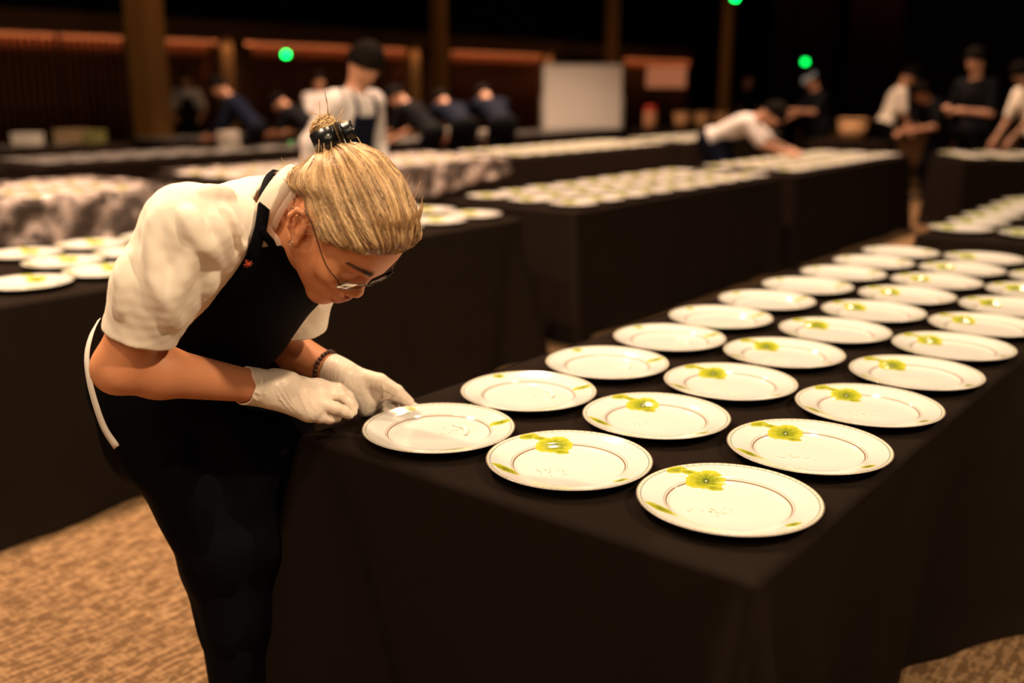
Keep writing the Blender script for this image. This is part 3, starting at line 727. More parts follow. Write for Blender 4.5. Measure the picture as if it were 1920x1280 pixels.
# right hand: palm down, fingertips pinched together over the first plate
kn = [K(596, 727, 1.862), K(601, 741, 1.842), K(596, 757, 1.822), K(582, 771, 1.803)]
wp = [K(512, 712, 1.80), K(512, 724, 1.785), K(510, 735, 1.775), K(508, 745, 1.765)]
palmR = [(wp[i], kn[i], .0215, .0150) for i in range(4)] + [(kn[i], kn[i + 1], .0115, .0112) for i in range(3)] + [(K(545, 722, 1.80), K(575, 752, 1.81), .024, .019), (K(528, 742, 1.79), K(578, 772, 1.805), .020, .017), (K(596, 727, 1.862), K(634, 733, 1.862), .0125, .0118)]
fR = [([kn[0], K(634, 728, 1.868), K(653, 742, 1.872), K(664, 762, 1.868)], [.0115, .0108, .0100, .0088]), ([kn[1], K(637, 741, 1.853), K(655, 755, 1.857), K(662, 772, 1.858)], [.0118, .0108, .0100, .0088]),
      ([K(604, 757, 1.822), K(630, 765, 1.820), K(645, 771, 1.828), K(655, 776, 1.836)], [.0125, .0118, .0112, .0098]), ([kn[3], K(600, 782, 1.812), K(618, 785, 1.824), K(632, 783, 1.838)], [.0115, .0108, .0100, .0090]),
      ([K(535, 738, 1.81), K(580, 757, 1.858), K(622, 765, 1.872), K(652, 777, 1.868)], [.016, .012, .0105, .009])]
ar = nrm(WR - ER)
cuffR = ([WR - ar * .045, WR - ar * .02, WR + ar * .005, K(525, 722, 1.785)], [.036, .0325, .029, .029])
wrR = [([hitp for hitp in spline([K(x0, y0, 1.74), K(x1, y1, 1.745), K(x2, y2, 1.75)], 5)], .001) for x0, y0, x1, y1, x2, y2 in ()]
gR = glove(fR, palmR, cuffR, None, None, [])
def wrinkle(f, segs, r):
    s = SDF(); s.merge(f)
    for pts in segs:
        H_ = [hit(f, *p) for p in pts]; P = spline([p - n * r * .35 for p, n in H_], 8); s.chain(list(P), list(r * np.sin(np.linspace(.5, PI - .4, 8))), .002)
    return s
gR = wrinkle(gR, [[(497, 692), (492, 712), (496, 735), (492, 754)], [(520, 722), (532, 742), (552, 768)], [(536, 728), (545, 750), (564, 778)], [(558, 722), (565, 750), (578, 774)], [(572, 728), (580, 750), (592, 770)],
                   [(455, 735), (470, 742), (484, 752)], [(458, 725), (470, 730), (488, 740)], [(462, 705), (474, 716), (470, 730)], [(512, 716), (524, 745), (540, 766)]], .0022)
def cutcuff(g, w, a):                            # hollow, ragged cuff end
    c = w - a * .045
    def f(P):
        q = (P - c) @ a; rad = np.linalg.norm(P - c - q[:, None] * a, axis=1); u = np.arctan2((P - c)[:, 2], (P - c)[:, 1])
        d = g(P); d = np.maximum(d, -(q - .002 * np.sin(u * 5) - .003 * np.sin(u * 2 + 1))); d = np.minimum(d, 9)
        return np.maximum(d, -np.maximum(rad - .0315, q - .022)).astype(np.float32)
    return f
gloR = solid('glove', cutcuff(gR, WR, ar), K(440, 700, 1.80) - np.array([.02, .16, .12]), K(680, 740, 1.85) + np.array([.03, .1, .10]), .0014, M_glove, cook, BASE, 1)
gloR['label'] = 'pale latex glove pinching garnish'
# left hand: resting on the cloth behind the first plate, thumb on top
kl = [K(706, 728, 2.000), K(700, 743, 1.995), K(692, 756, 1.985), K(684, 767, 1.972)]
wl = [K(655, 704, 1.975), K(652, 713, 1.965), K(650, 720, 1.960), K(648, 726, 1.955)]
palmL = [(wl[i], kl[i], .0200, .0135) for i in range(4)] + [(kl[i], kl[i + 1], .012, .0115) for i in range(3)] + [(K(672, 720, 1.965), K(690, 748, 1.975), .019, .016)]
fL = [([kl[0], K(738, 746, 2.02), K(762, 757, 2.03), K(780, 763, 2.03)], rr), ([kl[1], K(730, 758, 2.025), K(746, 768, 2.03), K(752, 776, 2.02)], rr),
      ([kl[2], K(718, 770, 2.015), K(734, 777, 2.02), K(738, 783, 2.01)], rr), ([kl[3], K(702, 780, 2.0), K(716, 785, 2.005), K(722, 788, 2.0)], [.0088, .0082, .0078, .0072]),
      ([K(672, 706, 1.965), K(712, 715, 1.965), K(745, 733, 1.965), K(768, 753, 1.970)], [.019, .0165, .0125, .0095])]
al = nrm(WL - EL); cuffL = ([WL - al * .03, WL - al * .008, WL + al * .01, K(665, 716, 1.968)], [.034, .031, .028, .026])
gL = glove(fL, palmL, cuffL, None, None, [])
gL = wrinkle(gL, [[(690, 765), (715, 752), (742, 742)], [(695, 772), (722, 760)], [(716, 722), (722, 734)], [(655, 700), (648, 712), (642, 722)]], .0020)
def cutL(P):
    c = WL - al * .03; q = (P - c) @ al; rad = np.linalg.norm(P - c - q[:, None] * al, axis=1); d = np.maximum(gL(P), -q)
    return np.maximum(np.maximum(d, -np.maximum(rad - .030, q - .018)), (H + .002) - P[:, 2]).astype(np.float32)
gloL = solid('glove', cutL, K(620, 740, 1.96) - np.array([.03, .12, .10]), K(790, 740, 2.0) + np.array([.03, .12, .10]), .0014, M_glove, cook, BASE, 1)
# bead bracelet
mb = []
cb = WL - al * .042
Vs = []
bb = MB()
for p in ring_on(cb, al, .0335, n=24)[:-1]:
    bb.sphere((0, 0, 0), .0052, 8)
    n_ = len(bb.V) - 0
    k = 8 * 5
    bb.V[-k:] = [tuple(np.array(v) + np.array(p) @ YM.T - np.array(BASE)) for v in bb.V[-k:]]
bb.build('bead_bracelet', Mat('dark_wood_bead', (.05, .012, .008), .35).m, cook, True)
# --- hair: a combed-back mass, thousands of strands running to the clip, a small bun
HC = np.array([-.012, 0, .042])                                      # centre the strands turn about, head frame
TG = np.array([-.100, 0, .044]); tdir = nrm(TG - HC)
_ph = np.radians([0, 20, 40, 58, 70, 80, 90, 110, 122, 135, 160, 180]); _el = np.radians([22, 20, 9, -8, -24, -16, 3, 2, -18, -38, -54, -57])
def over_line(D):                               # how far a direction lies above the hairline (radians)
    phi = np.abs(np.arctan2(D[:, 1], D[:, 0])); el = np.arctan2(D[:, 2], np.hypot(D[:, 0], D[:, 1])) + .025 * np.sin(phi * 23) + .02 * np.sin(phi * 41 + 1); return el - np.interp(phi, _ph, _el)
def thick(D):
    o = np.clip(over_line(D) / .28, 0, 1); front = np.clip((D[:, 0] - .1) / .8, 0, 1) * np.clip((D[:, 2] + .1) / .5, 0, 1)
    back = np.clip(-D[:, 0], 0, 1) ** 1.5; nz_ = .0012 * np.sin(D @ np.array([9., 5, 7]) + 1) + .0010 * np.sin(D @ np.array([-7., 13, 11]))
    return (.0040 + .007 * o + .009 * front * o + .003 * back * o + .034 * np.clip(-D[:, 2] - .05, 0, 1) * back + nz_ * o).astype(np.float32)
e1 = nrm(np.cross(tdir, [0, 1, 0])); e2 = np.cross(tdir, e1)
clr = np.random.default_rng(3); kf = [(clr.uniform(12, 80), clr.uniform(0, 6.28)) for _ in range(7)]
def groove(D):
    psi = np.arctan2(D @ e2, D @ e1); w = 0
    for i, (fq, p) in enumerate(kf): w = w + np.sin(psi * round(fq) + p + D @ tdir * 1.5) / (1.5 + i * .3)
    return w * .0017
def f_hairL(P):
    D = P - HC; D = D / (np.linalg.norm(D, axis=1, keepdims=True) + 1e-9); o = over_line(D)
    d = SCALP(P.astype(np.float32)); edge = np.clip(o / .05, -1, 1)
    return (d - np.where(o > 0, thick(D) * np.clip(o / .20 + .02, 0, 1) - .0012 + groove(D) * np.clip(o / .2, 0, 1), -.004 + np.clip(o, -.3, 0) * .08) * 1.0).astype(np.float32)
earx = SDF().ell((-.016, .090, .000), (.026, .018, .034)).ell((-.016, -.090, .000), (.026, .018, .034), k=0)
def f_hair(P):
    L = ((P - HP) @ HM / HS); return (np.maximum(f_hairL(L), -earx(L) * 1.0) * HS).astype(np.float32)
mats_hair = [Mat('blond_hair', (.56, .345, .165), .38, spec=.5).m, Mat('pale_blond_hair', (.80, .56, .29), .34, spec=.6).m, Mat('dark_blond_and_gap_shade', (.20, .105, .048), .42, spec=.5).m]
Vc, Qc = polygonize(f_hair, HP - .22, HP + .20, .0019); Vc = relax(Vc, Qc, 1)
hr = np.random.default_rng(5)
def sample_dirs(n):
    D = hr.normal(size=(n * 4, 3)); D /= np.linalg.norm(D, axis=1, keepdims=True); o = over_line(D); D = D[(o > .01)]; return D[:n]
def onto(L, D, off):                             # push head-frame points to a height over the scalp
    for _ in range(3):
        d = SCALP(L.reshape(-1, 3).astype(np.float32)).reshape(L.shape[:2]); L = L + D * (off - d)[:, :, None]
    return L
def comb(D0, k=17, jit=.045, end=.93):
    m = len(D0); ps0 = np.arctan2(D0 @ e2, D0 @ e1); t = np.linspace(0, 1, k)[None, :, None] * end; c = np.clip(D0 @ tdir, -.995, .995); om = np.arccos(c)[:, None, None]
    D = (np.sin((1 - t) * om) * D0[:, None] + np.sin(t * om) * tdir) / np.sin(om)
    wv = hr.normal(size=(m, 1, 3)) * jit * np.sin(np.linspace(0, PI, k))[None, :, None]; tt = np.linspace(0, 1, k)[None, :, None]; sd = np.cross(D, tdir); sw = (.10 * np.sin(ps0 * 3 + .6) + .045 * np.sin(ps0 * 11) + .05)[:, None, None] * np.sin(tt * PI) + .022 * np.sin(tt * 9 + ps0[:, None, None] * 17) * tt; sag = np.clip(np.abs(D0[:, 1]) * 1.3 - .2, 0, 1)[:, None, None] * np.sin(tt * PI) * np.array([-.06, 0, -.20]); D = D + wv + sd * sw + sag; D /= np.linalg.norm(D, axis=2, keepdims=True)
    Df = D.reshape(-1, 3); o = np.clip(over_line(Df), 0, 9).reshape(m, k); off = (thick(Df) * np.clip(Df @ Df[0] * 0 + 1, 0, 1)).reshape(m, k) * np.clip(o / .20 + .03, 0, 1) + groove(Df).reshape(m, k) * np.clip(o / .2, 0, 1)
    off = off + hr.uniform(-.0012, .0016, (m, 1)) + np.linspace(-.002, 0, k)[None] ; L = HC + D * .1; return onto(L, D, off)
def toview(L): return HP + HS * (L @ HM.T)
Dl = hr.uniform(-PI, PI, 3800); el = np.interp(np.abs(Dl), _ph, _el) + hr.uniform(.0, .06, 3800)     # roots along the hairline
Dh = np.stack([np.cos(Dl) * np.cos(el), np.sin(Dl) * np.cos(el), np.sin(el)], 1); keep = ~((np.abs(Dl) > math.radians(88)) & (np.abs(Dl) < math.radians(128)) & (el < math.radians(2)))
roots = np.concatenate([Dh[keep], sample_dirs(8200)]); roots = roots[(roots @ tdir) < .96]
ST = toview(comb(roots)); kk = ST.shape[1]
prof = np.concatenate([[.35], np.full(kk - 3, 1.0), [.8, .5]]) * .00054
ha = Acc().tubes(ST, prof[None] * hr.uniform(.7, 1.25, (len(ST), 1)), 3)
# loose short hairs at the nape, the temple and over the crown
fl = []
for n_, (ph0, ph1), (e0, e1_), ln in ((190, (128, 180), (-52, -15), .040), (60, (60, 84), (-24, 0), .018), (70, (0, 180), (10, 85), .03)):
    for _ in range(n_):
        p_, e_ = math.radians(hr.uniform(ph0, ph1)) * hr.choice([-1, -1, 1]), math.radians(hr.uniform(e0, e1_)); d0 = np.array([math.cos(p_) * math.cos(e_), math.sin(p_) * math.cos(e_), math.sin(e_)])
        b0 = onto((HC + d0 * .1)[None, None], d0[None, None], np.array([[.004]]))[0, 0]; tg = nrm(tdir - d0 * (d0 @ tdir)); cr_ = hr.normal(size=3) * .5; l_ = ln * hr.uniform(.4, 1.1)
        fl.append([b0 + tg * l_ * s_ + (d0 * .35 + cr_ * .4) * l_ * s_ ** 2 + np.cross(cr_, d0) * l_ * .15 * math.sin(s_ * 4) for s_ in np.linspace(0, 1, 10)])
ha.tubes(toview(np.array(fl)), .00028, 3)
ff_ = []
for _ in range(170):                             # front tuft lifting off the hairline
    p_ = hr.normal() * .30; e_ = math.radians(23 + hr.uniform(0, 9)); d0 = np.array([math.cos(p_) * math.cos(e_), math.sin(p_) * math.cos(e_), math.sin(e_)]); b0 = onto((HC + d0 * .1)[None, None], d0[None, None], np.array([[.001]]))[0, 0]
    h_ = hr.uniform(.003, .009); u3 = nrm(tdir * .9 + np.array([0, 0, 1.])); ff_.append([b0 + d0 * h_ * math.sin(s_ * 2.2) + u3 * .055 * s_ ** 1.3 + np.array([0, math.sin(p_), 0]) * .01 * s_ for s_ in np.linspace(0, 1, 10)])
ha.tubes(toview(np.array(ff_)), .00050, 3)
# bun: looped strands behind the clip
BC = np.array([-.148, .0, .044]); bl = []
for _ in range(420):
    a0, inc, r_ = hr.uniform(0, 6.28), hr.uniform(-.6, .6), hr.uniform(.009, .0195); n1 = nrm(np.array([1, .25, .15]) + hr.normal(size=3) * .35); u_ = nrm(np.cross(n1, [0, 0, 1])); v_ = np.cross(n1, u_)
    span = hr.uniform(2.5, 5.5); bl.append([BC + hr.normal(size=3) * .0 + (u_ * math.cos(a0 + s_ * span) + v_ * math.sin(a0 + s_ * span)) * r_ * (1 + .2 * math.sin(3 * s_)) + n1 * hr.normal() * .0004 + n1 * (s_ - .5) * .016 for s_ in np.linspace(0, 1, 15)])
for _ in range(28):                              # wisps leaving the bun
    d_ = nrm(np.array([-.3, hr.normal() * .6, .9]) + hr.normal(size=3) * .35); l_ = hr.uniform(.012, .032); c_ = hr.normal(size=3) * .4
    bl.append([BC + d_ * (.010 + l_ * s_) + c_ * l_ * s_ ** 2 for s_ in np.linspace(0, 1, 15)])
for _ in range(200):                             # the tail of hair pulled through the clip
    o_ = hr.normal(size=3) * np.array([.003, .007, .006]); a_ = HC + tdir * .090 + o_ * 1.8; b_ = BC + o_
    bl.append([a_ + (b_ - a_) * s_ + np.array([0, 0, 1]) * .006 * math.sin(s_ * PI) for s_ in np.linspace(0, 1, 15)])
bl = toview(np.array(bl)); ha.tubes(bl, .0008, 3)
Vs = np.concatenate(ha.V); Qs = np.concatenate(ha.Q)
nq = [len(q) for q in ha.Q]; mi = np.full(len(Qc) + len(Qs), 2, np.int32); mi[len(Qc):] = 0; per = (kk - 1) * 3  # base mass is all dark: shade painted into the gaps between strands
psr = np.arctan2(roots @ e2, roots @ e1); tone = np.sin(psr * 23 + 1) + np.sin(psr * 51) * .8 + hr.normal(size=len(roots)) * .9
tone_m = np.where(tone > 1.0, 1, np.where(tone < -.9, 2, 0)); mi[len(Qc):len(Qc) + nq[0]] = np.repeat(tone_m, per)
mi[len(Qc) + sum(nq[:3]):] = np.repeat(hr.choice([0, 1, 1, 2], len(bl)), (15 - 1) * 3)
hair_me = mesh_np('hair', np.concatenate([Vc, Vs]) @ YM.T - np.array(BASE), np.concatenate([Qc, Qs + len(Vc)])); hair = link('hair', hair_me, cook, mats_hair)
hair_me.polygons.foreach_set('material_index', mi)
# claw clip
M_blackplastic = Mat('black_plastic', (.008, .008, .009), .22).m
cp = np.array([-.126, 0, .047]); cb_ = MB(); 
def hv(p): return tuple(np.array(hl(p)) @ YM.T - np.array(BASE))
ca = Acc()
for sgn in (-1, 1):
    P_ = [cp + np.array([.002 * math.cos(t), sgn * (.006 + .020 * math.sin(t)), .024 * math.cos(t)]) for t in np.linspace(.15, 2.6, 12)]
    P_ = [hl(p) for p in P_]; N_ = [nrm(HM @ np.array([0, sgn * math.sin(t), math.cos(t)])) for t in np.linspace(.15, 2.6, 12)]
    ca.ribbon(P_, N_, .036, .0016)
    for j in range(6): 
        x_ = -.015 + j * .006; q_ = [hl(cp + np.array([x_, sgn * (.006 + .020 * math.sin(t)), .024 * math.cos(t)])) for t in np.linspace(2.5, 3.3, 5)]; ca.tubes([q_], np.linspace(.0016, .0009, 5)[None], 5)
ca.tubes([[hl(cp + np.array([x_, 0, .026])) for x_ in np.linspace(-.019, .019, 6)]], .0042, 8)
for sgn in (-1, 1): ca.ribbon([hl(cp + np.array([0, sgn * .004 + sgn * .010 * s_, .026 + .016 * s_])) for s_ in np.linspace(0, 1, 5)], [nrm(HM @ np.array([0, sgn, -.4]))] * 5, .030, .0015)
ca.build('hair_clip', M_blackplastic, cook, BASE)
# eyebrows and lashes
bw = []
for sgn in (-1, 1):
    for _ in range(300):
        s_ = hr.uniform(0, 1); p0 = np.array([.092 - .028 * s_ ** 2, sgn * (.013 + .040 * s_), .0340 + .0065 * math.sin(s_ * 2.4) + hr.normal() * .0028 * (1.15 - s_)])
        dr = nrm([-.15 * s_, sgn * 1, .35 - .7 * s_]); l_ = hr.uniform(.005, .009); bw.append([p0 + dr * l_ * u_ for u_ in np.linspace(0, 1, 5)])
    for _ in range(40):
        s_ = hr.uniform(0, 1); y_ = .019 + .027 * s_; p0 = np.array([.0875 - .016 * (2 * s_ - 1) ** 2 - .004 * s_, sgn * y_, -.0035 - .002 * math.sin(PI * s_)]); l_ = hr.uniform(.004, .007)
        bw.append([p0 + nrm([.8, sgn * .25, -.55]) * l_ * u_ + np.array([0, 0, .002]) * u_ ** 2 for u_ in np.linspace(0, 1, 5)])
bw = np.array(bw); gd = HSDF(bw[:, 0].astype(np.float32)); ee = .002
gn = np.stack([HSDF((bw[:, 0] + np.eye(3)[i] * ee).astype(np.float32)) - gd for i in range(3)], 1); gn /= np.linalg.norm(gn, axis=1, keepdims=True) + 1e-9
bw = bw - gn[:, None] * (gd - .0006)[:, None, None]
Acc().tubes(toview(bw), np.array([1, 1, .9, .6, .3])[None] * .00032, 3).build('eyebrows', Mat('brow_hair', (.13, .075, .045), .7).m, cook, BASE)
# glasses: thin metal half-rim frame slid down the nose, clear lenses
M_metal = Mat('gunmetal_wire', (.10, .09, .085), .25, metal=1).m; M_silver = Mat('bright_metal', (.75, .68, .6), .18, metal=1).m
M_lens = Mat('clear_lens', (1, 1, 1), .02, **{'Transmission_Weight': 1.0}).m; 
lm = M_lens.node_tree; tr = lm.nodes.new('ShaderNodeBsdfTransparent'); gl = lm.nodes.new('ShaderNodeBsdfGlossy'); gl.inputs['Roughness'].default_value = .02; mx = lm.nodes.new('ShaderNodeMixShader'); fz = lm.nodes.new('ShaderNodeFresnel')
fz.inputs[0].default_value = 1.5; lm.links.new(fz.outputs[0], mx.inputs[0]); lm.links.new(tr.outputs[0], mx.inputs[1]); lm.links.new(gl.outputs[0], mx.inputs[2]); lm.links.new(mx.outputs[0], lm.nodes['Material Output'].inputs[0])
GO = np.array([.1015, 0, .001]); glasses = None
def gp(y, z): return GO + np.array([-.0035 * (abs(y) / .03) ** 2 - .10 * z * 0 + .12 * z, y, z])
fa = Acc(); la = Acc(); lv = []
for sgn in (-1, 1):
    c_ = sgn * .0320; out = []
    for t in np.linspace(0, 2 * PI, 41):
        cx_, cz_ = math.cos(t), math.sin(t); out.append(gp(c_ + sgn * .0232 * (abs(cx_) ** .62) * np.sign(cx_), .0165 * (abs(cz_) ** .7) * np.sign(cz_)))
    fa.tubes([[hl(p) for p in out]], .00085, 6)
    n_ = len(out) - 1; V_ = [hl(gp(c_, 0))] + [hl(p) for p in out[:-1]]; V2 = [np.array(v) - HM[:, 0] * .0012 for v in V_]
    Vl = np.array(V_ + V2); T_ = [[0, 1 + i, 1 + (i + 1) % n_] for i in range(n_)] + [[n_ + 1, n_ + 2 + (i + 1) % n_, n_ + 2 + i] for i in range(n_)]; lv.append((Vl, T_))
fa.tubes([[hl(gp(-.0095, .003)), hl(gp(-.005, .006) + np.array([.002, 0, 0])), hl(gp(.005, .006) + np.array([.002, 0, 0])), hl(gp(.0095, .003))]], .0009, 6)
for sgn in (-1, 1):
    e_ = gp(sgn * .0550, .006); h_ = e_ + np.array([-.006, sgn * .007, .001])
    fa.tubes([[hl(e_), hl(e_ + np.array([.001, sgn * .005, .0]))  , hl(h_)]], .0013, 6)
    fa.tubes([[hl(q) for q in spline([h_, [.055, sgn * .0735, .009], [.02, sgn * .0795, .018], [-.022, sgn * .0825, .024], [-.036, sgn * .083, .012], [-.046, sgn * .082, -.008]], 20)]], .0010, 6)
    fa.tubes([[hl(q) for q in ([.0985, sgn * .012, -.004], [.101, sgn * .0085, -.008], [.099, sgn * .0075, -.013])]], .0008, 5)
fo = fa.build('glasses', M_metal, cook, BASE); 
for Vl, T_ in lv:
    me = mesh_np('lens', Vl @ YM.T - np.array(BASE), [], None) if False else bpy.data.meshes.new('lens'); me.from_pydata([tuple(v) for v in Vl @ YM.T - np.array(BASE)], [], T_); me.update(); lo = link('lens', me, fo, M_lens, False)
# earring, star pin
eb = hl((.0015, -.0835, -.034)); rg = [eb + (HM @ np.array([math.cos(t), 0, math.sin(t)])) * .0045 for t in np.linspace(0, 2 * PI, 17)]
Acc().tubes([rg], .0009, 6).build('earring', M_silver, cook, BASE)
pp, pn = hit(f_apron, 461, 487); u_ = nrm(np.cross(pn, [0, 0, 1])); v_ = np.cross(pn, u_); pa = Acc()
for j in range(8): pa.tubes([[pp + pn * .012, pp + pn * .011 + (u_ * math.cos(j * PI / 4) + v_ * math.sin(j * PI / 4)) * .0085]], np.array([[.0016, .0004]]), 5)
pa.tubes([[pp + pn * .001, pp + pn * .0135]], .0022, 8)
pa.build('star_pin', Mat('red_enamel', (.55, .10, .05), .25, metal=.6).m, cook, BASE)
# ------------------------------------------------------------------ the rest of the crew, out of focus
def person(px, d, face, lean, label, shirt, apron=None, hgt=1.70, headdown=30, hands=None, cap=None, hair=None, long_sleeve=False, h=.014, group=None, twist=0, vest=None):
    p = K(px, 164, d); o3 = rot((p[0], p[1], 0)); fa_ = math.radians(face) + YAW
    root = empty('person', o3, label, 'person', group, rz=fa_)
    s_ = hgt / 1.72; L = math.radians(lean); up = np.array([math.sin(L), 0, math.cos(L)]); ff = np.array([math.cos(L), 0, -math.sin(L)])
    hp = np.array([-.22 * math.sin(L), 0, .93 * s_]); ch = hp + up * .30 * s_; nk = hp + up * .50 * s_
    T_ = np.stack([ff, [0, 1, 0], up], 1); hd = L + math.radians(headdown); hu = np.array([math.sin(hd), 0, math.cos(hd)]); hf = np.array([math.cos(hd), 0, -math.sin(hd)])
    hc = nk + up * .05 + nrm(up + hu) * .15 * s_; HT = np.stack([hf, [0, 1, 0], hu], 1)
    sk_ = SDF().ell(hc, (.095, .074, .115), HT).ell(hc + hf * .045 - hu * .045, (.05, .055, .065), HT, .03).cone(nk - up * .06, hc - hu * .05 - hf * .02, .058, .052, .03)
    sk_.cone(hc + hf * .092 + hu * .0, hc + hf * .108 - hu * .03, .008, .012, .015)
    for y in (-1, 1): sk_.ell(hc - hf * .005 + np.array([0, y * .078, 0]), (.016, .009, .028), HT, .01).ell(hc + hf * .10 + np.array([0, y * .03, 0]) + hu * .005, (.012, .014, .009), HT, .012, True)
    sk_.ell(hc + hf * .092 - hu * .062, (.010, .022, .008), HT, .008)
    slv = SDF(); hands = hands or [(.34, .13, .86), (.34, -.13, .86)]
    for y, W in zip((1, -1), hands):
        W = np.array(W, float); S_ = nk + np.array([0, y * .175 * s_, 0]) - up * .055; v = W - S_; D_ = min(np.linalg.norm(v), .53 * s_); W = S_ + nrm(v) * D_; u1 = .28 * s_; l2 = .26 * s_
        a_ = (u1 * u1 - l2 * l2 + D_ * D_) / (2 * D_); hh = math.sqrt(max(0, u1 * u1 - a_ * a_)); pole = np.array([-.6, y * .5, -.5]); pole = nrm(pole - nrm(v) * (pole @ nrm(v))); E_ = S_ + nrm(v) * a_ + pole * hh
        fd = nrm(W - E_); sd_ = nrm(np.cross(fd, [0, 0, 1])); sk_.chain([S_, E_, W], [.046, .037, .026], .02).cone(W, W + fd * .075, .028, .030, .02)
        for q in range(4): b_ = W + fd * .075 + sd_ * (q - 1.5) * .019; sk_.chain([b_, b_ + fd * .035 + np.array([0, 0, -.006]), b_ + fd * .062 + np.array([0, 0, -.026])], [.0105, .0095, .008], .004)
        sk_.chain([W + fd * .02 - sd_ * y * .02, W + fd * .055 - sd_ * y * .048, W + fd * .085 - sd_ * y * .05], [.013, .0115, .009], .008)
        if long_sleeve: slv.chain([S_, E_, W - fd * .03], [.066, .052, .040], .03)
        else: slv.cone(S_, S_ + (E_ - S_) * .82, .068, .058, .03)
    tr_ = lambda g: SDF().ell(hp + up * .02, (.115 + g, .158 + g, .13), T_, .05).ell(hp + up * .2 * s_, (.10 + g, .145 + g, .17), T_, .05).ell(ch + up * .06, (.112 + g, .165 + g, .17), T_, .05).cone(nk + np.array([0, -.15, 0]) - up * .05, nk + np.array([0, .15, 0]) - up * .05, .062 + g, .062 + g, .04)
    sk_.merge(tr_(-.02))
    legs = lambda g: SDF().chain([hp + [0, .09, 0], np.array([.05, .10, .48 * s_]), np.array([-.02, .11, .09])], [.085 + g, .062 + g, .042 + g], .03).chain([hp + [0, -.09, 0], np.array([.05, -.10, .48 * s_]), np.array([-.02, -.11, .09])], [.085 + g, .062 + g, .042 + g], .03)
    sk_.merge(legs(-.012))
    lo, hi = np.array([-.6, -.5, 0]), np.array([1.0, .5, 1.95])
    def mk(name, f, mat, hh_=h):
        V, Q = polygonize(f, lo, hi, hh_); V = relax(V, Q, 1); return link(name, mesh_np(name, V, Q), root, mat)
    mk('body', sk_, M_skinbg)
    sh = tr_(.012).merge(slv); mk('shirt', lambda P: np.maximum(sh(P), -((P - hp) @ up + .02)).astype(np.float32), shirt)
    lg = legs(.010).merge(SDF().ell(hp, (.13, .172, .12), T_, .05)); mk('trousers', lambda P: np.maximum(lg(P), np.maximum((P - hp) @ up - .03, .04 - P[:, 2])).astype(np.float32), M_trouser)
    for y in (1, -1):
        mb_ = SDF().cone([-.05, y * .11, .05], [.14, y * .12, .035], .045, .036); mk('shoe', lambda P: np.maximum(mb_(P), .003 - P[:, 2]).astype(np.float32), M_shoe)
    if apron:
        ap = tr_(.026).merge(SDF().chain([hp + [.02, 0, 0], np.array([.06, 0, .45 * s_])], [.15, .15], .1).chain([hp + [0, .07, 0], np.array([.05, .10, .42])], [.12, .10], .06).chain([hp + [0, -.07, 0], np.array([.05, -.10, .42])], [.12, .10], .06))
        def fap(P):
            q = P - hp; a = q @ up; f_ = q @ ff; y = np.abs(P[:, 1]); bib = np.maximum(np.maximum(.035 - f_ + 0 * a, y - (.10 + np.clip(.28 - a, 0, .3) * .45)), a - .38)
            skirt = np.maximum(a, np.maximum(-.06 - P[:, 0] + hp[0], .36 - P[:, 2])); return np.maximum(ap(P), np.minimum(bib, skirt)).astype(np.float32)
        mk('apron', fap, apron)
        for y in (-1, 1):
            P_ = spline([hp + up * .37 + ff * .125 + np.array([0, y * .085, 0]), hp + up * .46 * s_ + ff * .105 + np.array([0, y * .08, 0]), nk + up * .018 + ff * .03 + np.array([0, y * .07, 0]), nk - ff * .06 + np.array([0, y * .05, 0])], 12)
            V_ = []; MB_ = MB(); MB_.tube([tuple(q) for q in P_], .011, 6); MB_.build('apron_strap', apron, root, True)
    hm = hair or M_hairdark; hs = SDF().ell(hc + hu * .026 - hf * .012, (.115, .095, .120), HT).ell(hc - hf * .06 - hu * .02, (.06, .075, .07), HT, .03)
    def fh(P): q = P - hc; return np.maximum(hs(P), (q @ hf) * .75 - q @ hu * 1.0 - .012).astype(np.float32)
    mk('hair', fh, hm)
    if cap: cs = SDF().ell(hc + hu * .035 - hf * .01, (.114, .096, .10), HT).cone(hc + hf * .10 + hu * .05, hc + hf * .15 + hu * .035, .03, .012, .03); mk('cap', lambda P: np.maximum(cs(P), .03 - (P - hc) @ hu).astype(np.float32), cap)
    return root
M_blackshirt = fabric('black_work_shirt', (.008, .008, .010), .8, 900, .1); M_blue = fabric('pale_blue_cap_cotton', (.25, .34, .42), .8, 900, .05)
G = 'crew working in the far half of the hall'
person(652, 6.2, -36, 13, 'woman standing in pale shirt and navy apron, looking down, behind the blond cook', M_greyshirt, M_navy, 1.68, 44, [(.14, .17, .85), (-.10, -.27, .85)], long_sleeve=True, h=.010)
person(1372, 10.25, -22, 66, 'helper in white shirt and dark apron bending low over the plates', M_greyshirt, M_navy, 1.66, 10, [(.62, .10, .80), (.60, -.14, .80)], h=.012)
person(1676, 14.0, -10, 20, 'helper in short-sleeved white shirt standing in profile beyond the basket', M_shirt, None, 1.72, 30, [(.36, .14, .92), (.25, -.16, .80)])
person(1832, 11.0, -150, 6, 'tall person in black, forearms raised, standing behind the slanted table', M_blackshirt, None, 1.80, 20, [(.30, .10, 1.18), (.28, -.12, 1.20)])
person(1945, 11.15, 190, 22, 'person in white shirt cut off by the right edge', M_shirt, None, 1.72, 25)
person(788, 12.0, 150, 50, 'helper in navy cap bending with bare forearms behind the woman in navy apron', M_blackshirt, None, 1.66, 15, [(.5, .12, .82), (.5, -.14, .82)], cap=M_navy)
person(857, 12.2, 118, 66, 'first navy-backed helper bent double, next to the slim column', M_navy, None, 1.80, 8, [(.6, .12, .80), (.6, -.14, .80)], cap=M_navy)
person(932, 12.2, 112, 62, 'second navy-backed helper bent double, nearer the whiteboard', M_navy, None, 1.84, 12, [(.6, .12, .80), (.6, -.14, .80)], cap=M_navy)
